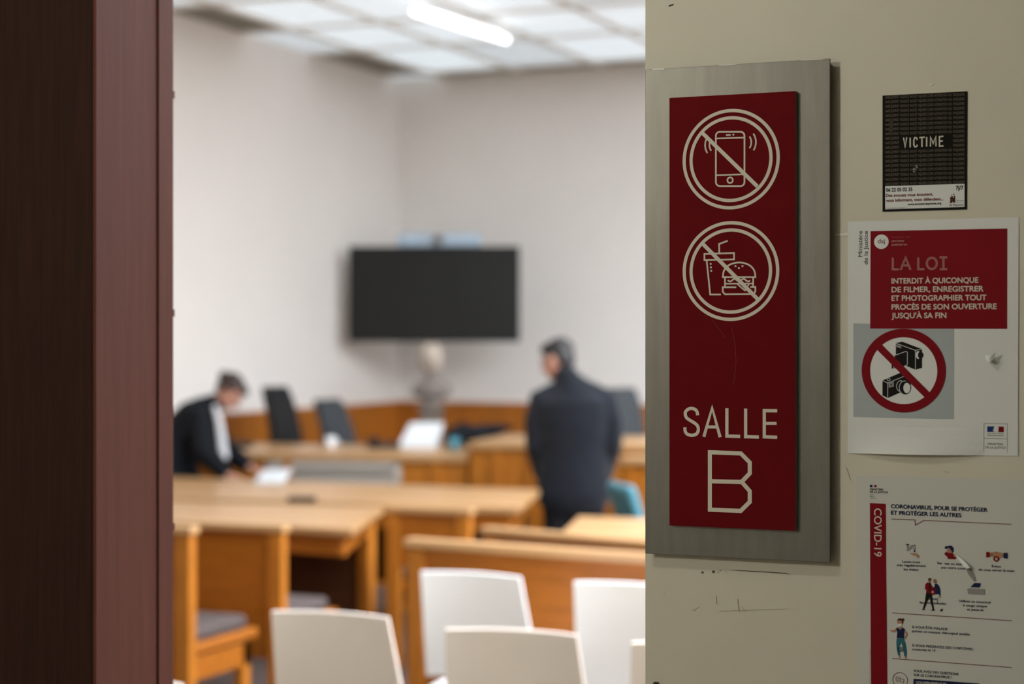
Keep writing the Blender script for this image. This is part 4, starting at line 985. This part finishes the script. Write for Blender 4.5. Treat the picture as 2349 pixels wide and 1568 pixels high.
O7 = 0.0014; f7 = crop(1940, 1080, 5.743, O7); f8 = crop(1940, 1300, 5.743, O7); m7 = 1 / 5.743 * 2.24 / F
def tl_(ink, s, a, b, cap, fn, m, wt=0.0, lift=0.0):
    p, r_ = fn(*a), fn(*b); ang = math.atan2(r_[1] - p[1], r_[0] - p[0])
    write(ink, s, p, math.hypot(r_[0] - p[0], r_[1] - p[1]), cap * m7, m, wt, ang, 'L', lift)
i = Ink(O7); i.fill([f7(318, 420), f7(527, 430), f7(533, 1436), f8(540, 700), f8(547, 1540), on_wall(2036, 1640, O7), on_wall(1999, 1638, O7), f8(333, 1540), f8(326, 500), f7(323, 1436)], 'ink_red'); rbnd = i.done('red_band', hs)
i = Ink(O7 + 0.0003); p, r_ = f7(376, 490), f7(366, 1120)
write(i, 'COVID-19', p, abs(r_[1] - p[1]), 98 * m7, 'cream_ink', 0.008, -math.pi / 2); i.done('lettering', rbnd, 'cream upright word COVID-19')
i = Ink(O7)
tl_(i, 'CORONAVIRUS, POUR SE PROTÉGER', (598, 486), (1865, 536), 50, f7, 'ink_navy', 0.03); tl_(i, 'ET PROTÉGER LES AUTRES', (598, 570), (1520, 606), 50, f7, 'ink_navy', 0.03)
i.done('title', hs, 'bold navy heading')
i = Ink(O7); i.stroke([f7(600, 630), f7(912, 642), f7(916, 712), f7(1030, 648), f7(2180, 700)], 8 * m7, 'ink_dred'); i.done('rule_line', hs)
for y0, y1 in ((602, 706), (1203, 1322)): i = Ink(O7); i.stroke([f8(612, y0), f8(2185 + (y1 - 706) * .01, y1)], 8 * m7, 'ink_dred'); i.done('rule_line', hs)
i = Ink(O7)
i.fill([f7(318, 180), f7(356, 180), f7(346, 195), f7(354, 212), f7(318, 210)], 'ink_navy'); i.fill([f7(372, 181), f7(405, 182), f7(405, 212), f7(368, 211), f7(378, 198)], 'ink_red')
tl_(i, 'MINISTÈRE', (318, 250), (496, 255), 25, f7, 'ink_black', 0.012); tl_(i, 'DE LA JUSTICE', (318, 284), (554, 292), 25, f7, 'ink_black', 0.012)
for s, y, x in (('Liberté', 314, 372), ('Égalité', 336, 376), ('Fraternité', 358, 400)): tl_(i, s, (320, y), (x, y + 2), 13, f7, 'ink_grey', 0.0)
i.done('ministry_logo', hs)
CAPS = (
    (f7, 30, 0.014, (('Lavez-vous', (745, 1206), (975, 1212)), ('très régulièrement', (672, 1250), (1053, 1262)), ('les mains', (765, 1306), (955, 1312)))),
    (f7, 30, 0.014, (('Tou', (1200, 1224), (1262, 1226)), ('sez ou éter', (1302, 1230), (1540, 1240)), ('ans votre coud.', (1255, 1283), (1590, 1294)))),
    (f7, 30, 0.014, (('Évitez', (1925, 1266), (2045, 1270)), ('de vous serrer la main', (1750, 1310), (2220, 1328)))),
    (f8, 30, 0.014, (('Évitez', (1085, 428), (1216, 434)), ('les embrassades', (976, 478), (1320, 496)))),
    (f8, 30, 0.014, (('Utilisez un mouchoir', (1490, 458), (1918, 480)), ('à usage unique', (1545, 516), (1862, 530)), ('et jetez-le', (1598, 570), (1812, 580)))),
    (f8, 31, 0.012, (('SI VOUS ÊTES MALADE :', (873, 802), (1362, 832)), ('portez un masque chirurgical jetable', (873, 854), (1634, 900)))),
    (f8, 31, 0.012, (('SI VOUS PRÉSENTEZ DES SYMPTÔMES :', (874, 1044), (1697, 1098)), ('contactez le 15', (874, 1094), (1182, 1112)))),
    (f8, 31, 0.012, (('VOUS AVEZ DES QUESTIONS', (893, 1380), (1483, 1424)), ('SUR LE CORONAVIRUS ?', (893, 1434), (1394, 1468)))))
for fn, cp, wt, rows in CAPS:
    i = Ink(O7)
    for s, a, b in rows: tl_(i, s, a, b, cp, fn, 'ink_navy', wt)
    i.done('caption', hs, 'small navy caption')
i = Ink(O7); i.fill([f8(892, 1470), f8(1765, 1532), on_wall(2247, 1605, O7), on_wall(2095, 1597, O7)], 'ink_navy'); tl_(i, 'GOUVERNEMENT.FR', (925, 1535), (1330, 1560), 34, f8, 'cream_ink', 0.014, 0.0002)
i.done('address_box', hs, 'navy box with white lettering')
i = Ink(O7)
write(i, 'DICOM - ne pas jeter sur la voie publique', f8(322, 1530), abs(f8(322, 1080)[1] - f8(322, 1530)[1]), 9 * m7, 'ink_grey', 0.0, math.pi / 2); i.done('small_print', hs)
# pictures on the poster
def pic(name, shapes, fn, label=None):
    k = Ink(O7 + 0.0002)
    for n_, (m_, pts_) in enumerate(shapes): k.fill([fn(*p) for p in pts_], m_, 0.00004 * n_)
    return k.done(name, hs, label)
def disc(cx_, cy_, rx, ry, n=20): return [(cx_ + rx * math.cos(2 * math.pi * k / n), cy_ + ry * math.sin(2 * math.pi * k / n)) for k in range(n)]
pic('tap_picture', [('ink_lgrey', [(805, 975), (825, 975), (828, 1015), (865, 970), (918, 965), (918, 992), (880, 995), (825, 1052), (803, 1050)]), ('ink_navy', [(788, 958), (838, 962), (838, 968), (820, 970), (820, 985), (808, 985), (808, 968), (788, 966)]),
    ('ink_blue', disc(905, 1053, 11, 14)), ('ink_blue', [(895, 1048), (905, 1028), (915, 1048)]), ('ink_navy', disc(890, 1021, 5, 7)), ('ink_navy', disc(916, 1014, 6, 9)), ('ink_navy', disc(903, 1032, 4, 6)),
    ('ink_skin', [(838, 1082), (880, 1080), (935, 1084), (960, 1105), (970, 1136), (938, 1134), (925, 1114), (890, 1108), (868, 1094)])], f7)
pic('cough_picture', [('ink_skin', [(1340, 1010), (1390, 1010), (1412, 1060), (1400, 1082), (1340, 1068), (1330, 1050)]), ('ink_navy', [(1302, 1005), (1318, 985), (1345, 990), (1365, 978), (1400, 985), (1422, 1015), (1418, 1060), (1405, 1072), (1385, 1040), (1360, 1008), (1330, 1022), (1308, 1022)]),
    ('ink_red', [(1300, 1082), (1320, 1062), (1365, 1076), (1405, 1080), (1440, 1108), (1450, 1135), (1448, 1160), (1345, 1156), (1340, 1130), (1305, 1102)]), ('ink_skin', disc(1440, 1112, 18, 15))], f7)
pic('handshake_picture', [('ink_red', [(1850, 1062), (1895, 1066), (1902, 1130), (1850, 1138)]), ('ink_skin2', [(1895, 1072), (1950, 1070), (1990, 1058), (2030, 1075), (2020, 1110), (1960, 1135), (1925, 1120), (1900, 1112)]),
    ('ink_skin', [(1930, 1085), (2000, 1065), (2078, 1078), (2072, 1128), (2040, 1138), (1990, 1140), (1950, 1120)]), ('ink_navy', [(2082, 1075), (2133, 1074), (2132, 1152), (2080, 1146)]), ('ink_red', disc(1984, 1154, 40, 38)),
    ('cream_ink', [(1968, 1142), (1974, 1136), (2002, 1168), (1996, 1174)]), ('cream_ink', [(1996, 1136), (2002, 1142), (1974, 1174), (1968, 1168)])], f7)
pic('embrace_picture', [('ink_black', [(1058, 340), (1132, 342), (1140, 420), (1165, 560), (1145, 560), (1105, 400), (1088, 420), (1035, 550), (1015, 548), (1045, 440)]), ('ink_red', [(1050, 225), (1075, 200), (1115, 205), (1135, 250), (1160, 270), (1175, 240), (1182, 270), (1180, 350), (1060, 340), (1060, 295), (1042, 290)]),
    ('ink_skin2', disc(1104, 178, 17, 22)), ('ink_hair', [(1084, 165), (1090, 148), (1112, 143), (1130, 152), (1126, 165), (1100, 168), (1092, 190)]), ('ink_skin2', disc(1174, 184, 20, 28)), ('ink_navy', [(1172, 225), (1195, 215), (1225, 240), (1245, 300), (1246, 385), (1235, 385), (1232, 356), (1176, 354)]),
    ('ink_black', [(1100, 205), (1114, 210), (1118, 300), (1108, 330), (1100, 290)]), ('ink_red', disc(1146, 328, 36, 38)), ('cream_ink', [(1132, 318), (1138, 312), (1160, 338), (1154, 344)]), ('cream_ink', [(1154, 312), (1160, 318), (1138, 344), (1132, 338)]),
    ('ink_navy', [(1010, 548), (1040, 552), (1046, 564), (1006, 564)]), ('ink_navy', [(1128, 558), (1160, 556), (1172, 570), (1128, 572)]), ('ink_black', [(1240, 572), (1266, 544), (1280, 552), (1262, 580)]), ('ink_lgrey', [(1205, 405), (1235, 388), (1272, 405), (1250, 404), (1238, 396), (1225, 405)]), ('ink_navy', [(1205, 440), (1212, 430), (1214, 480), (1206, 482)])], f8)
pic('tissue_picture', [('ink_navy', [(1642, 262), (1698, 208), (1782, 212), (1762, 268)]), ('ink_lgrey', [(1600, 290), (1640, 276), (1830, 290), (1830, 362), (1612, 352)])], f8)
pic('nurse_picture', [('ink_teal', [(672, 938), (765, 936), (785, 1000), (804, 1110), (800, 1175), (772, 1172), (748, 1050), (735, 990), (708, 1040), (716, 1165), (690, 1162), (672, 1080), (666, 990)]), ('ink_skin', [(574, 824), (630, 832), (664, 806), (672, 840), (636, 858), (600, 846)]), ('ink_skin', [(778, 830), (800, 850), (816, 882), (782, 945), (768, 936), (795, 885), (776, 862)]),
    ('ink_navy', [(664, 806), (680, 792), (720, 828), (758, 795), (780, 822), (768, 860), (768, 934), (672, 932), (680, 850)]), ('ink_skin', [(700, 775), (735, 775), (742, 800), (720, 828), (700, 802)]), ('ink_skin', disc(715, 725, 36, 42)), ('ink_hair', [(680, 720), (684, 685), (715, 670), (748, 682), (758, 740), (742, 740), (735, 705), (700, 700)]), ('ink_hair', disc(757, 690, 14, 18)), ('paper', [(684, 745), (740, 745), (742, 770), (715, 786), (690, 772)]),
    ('ink_skin', [(700, 1165), (716, 1165), (718, 1192), (698, 1192)]), ('ink_skin', [(776, 1174), (796, 1174), (800, 1200), (780, 1200)])], f8)
i = Ink(O7 + 0.0005); tl_(i, '15', (690, 1102), (750, 1102), 48, f8, 'ink_navy', 0.012); i.stroke([f8(690, 1108), f8(756, 1110)], 5 * m7, 'ink_navy'); i.done('number', hs)
i = Ink(O7 + 0.0002); i.stroke(ring(f8(716, 1484), 98 * m7, 48), 6 * m7, 'ink_dred', True)
i.stroke([f8(*p) for p in ((662, 1444), (716, 1450), (716, 1496), (690, 1498), (676, 1512), (676, 1492), (662, 1490))], 5 * m7, 'ink_dred', True); i.stroke([f8(*p) for p in ((716, 1470), (764, 1474), (764, 1510), (758, 1528), (744, 1512), (706, 1506))], 5 * m7, 'ink_dred', False)
tl_(i, '?', (682, 1484), (700, 1484), 26, f8, 'ink_dred'); i.done('question_picture', hs)
# strip of tape peeling off the health poster
bm = B(); q = f7
pts = [[(1440, 1105, .0016), (1462, 1098, .0022)], [(1500, 1175, .004), (1535, 1150, .004)], [(1570, 1255, .008), (1625, 1230, .009)], [(1600, 1285, .007), (1650, 1265, .010)]]
vv = [[bm.verts.new((q(x, y)[0], YW - o_, q(x, y)[1])) for x, y, o_ in row] for row in pts]
for k in range(3): bm.faces.new((vv[k][0], vv[k + 1][0], vv[k + 1][1], vv[k][1]))
build('torn_flap', bm, M['paper'], hs, label='torn curl of white paper')
i = Ink(O7 + 0.0002); i.fill([f7(1590, 1290), f7(1650, 1270), f8(1720, 170), f8(1690, 190), f8(1610, 90)], 'ink_lgrey'); i.done('tear', hs)

# knob at the foot of the wall section
kx, kz = on_wall(1503, 1569, 0.01)
t = thing('wall_stud', 'small dark metal stud on the wall at the bottom edge under the sign', 'stud', (kx, YW, kz))
bm = B(); bmesh.ops.create_uvsphere(bm, u_segments=16, v_segments=10, radius=0.0035, matrix=Matrix.Translation((kx, YW - 0.010, kz))); build('ball', bm, M['knob'], t, True)
bm = B(); tube(bm, [(kx, YW - 0.0002, kz), (kx, YW - 0.008, kz)], [0.002, 0.002], 10, cap=False); build('stem', bm, M['knob'], t, True)
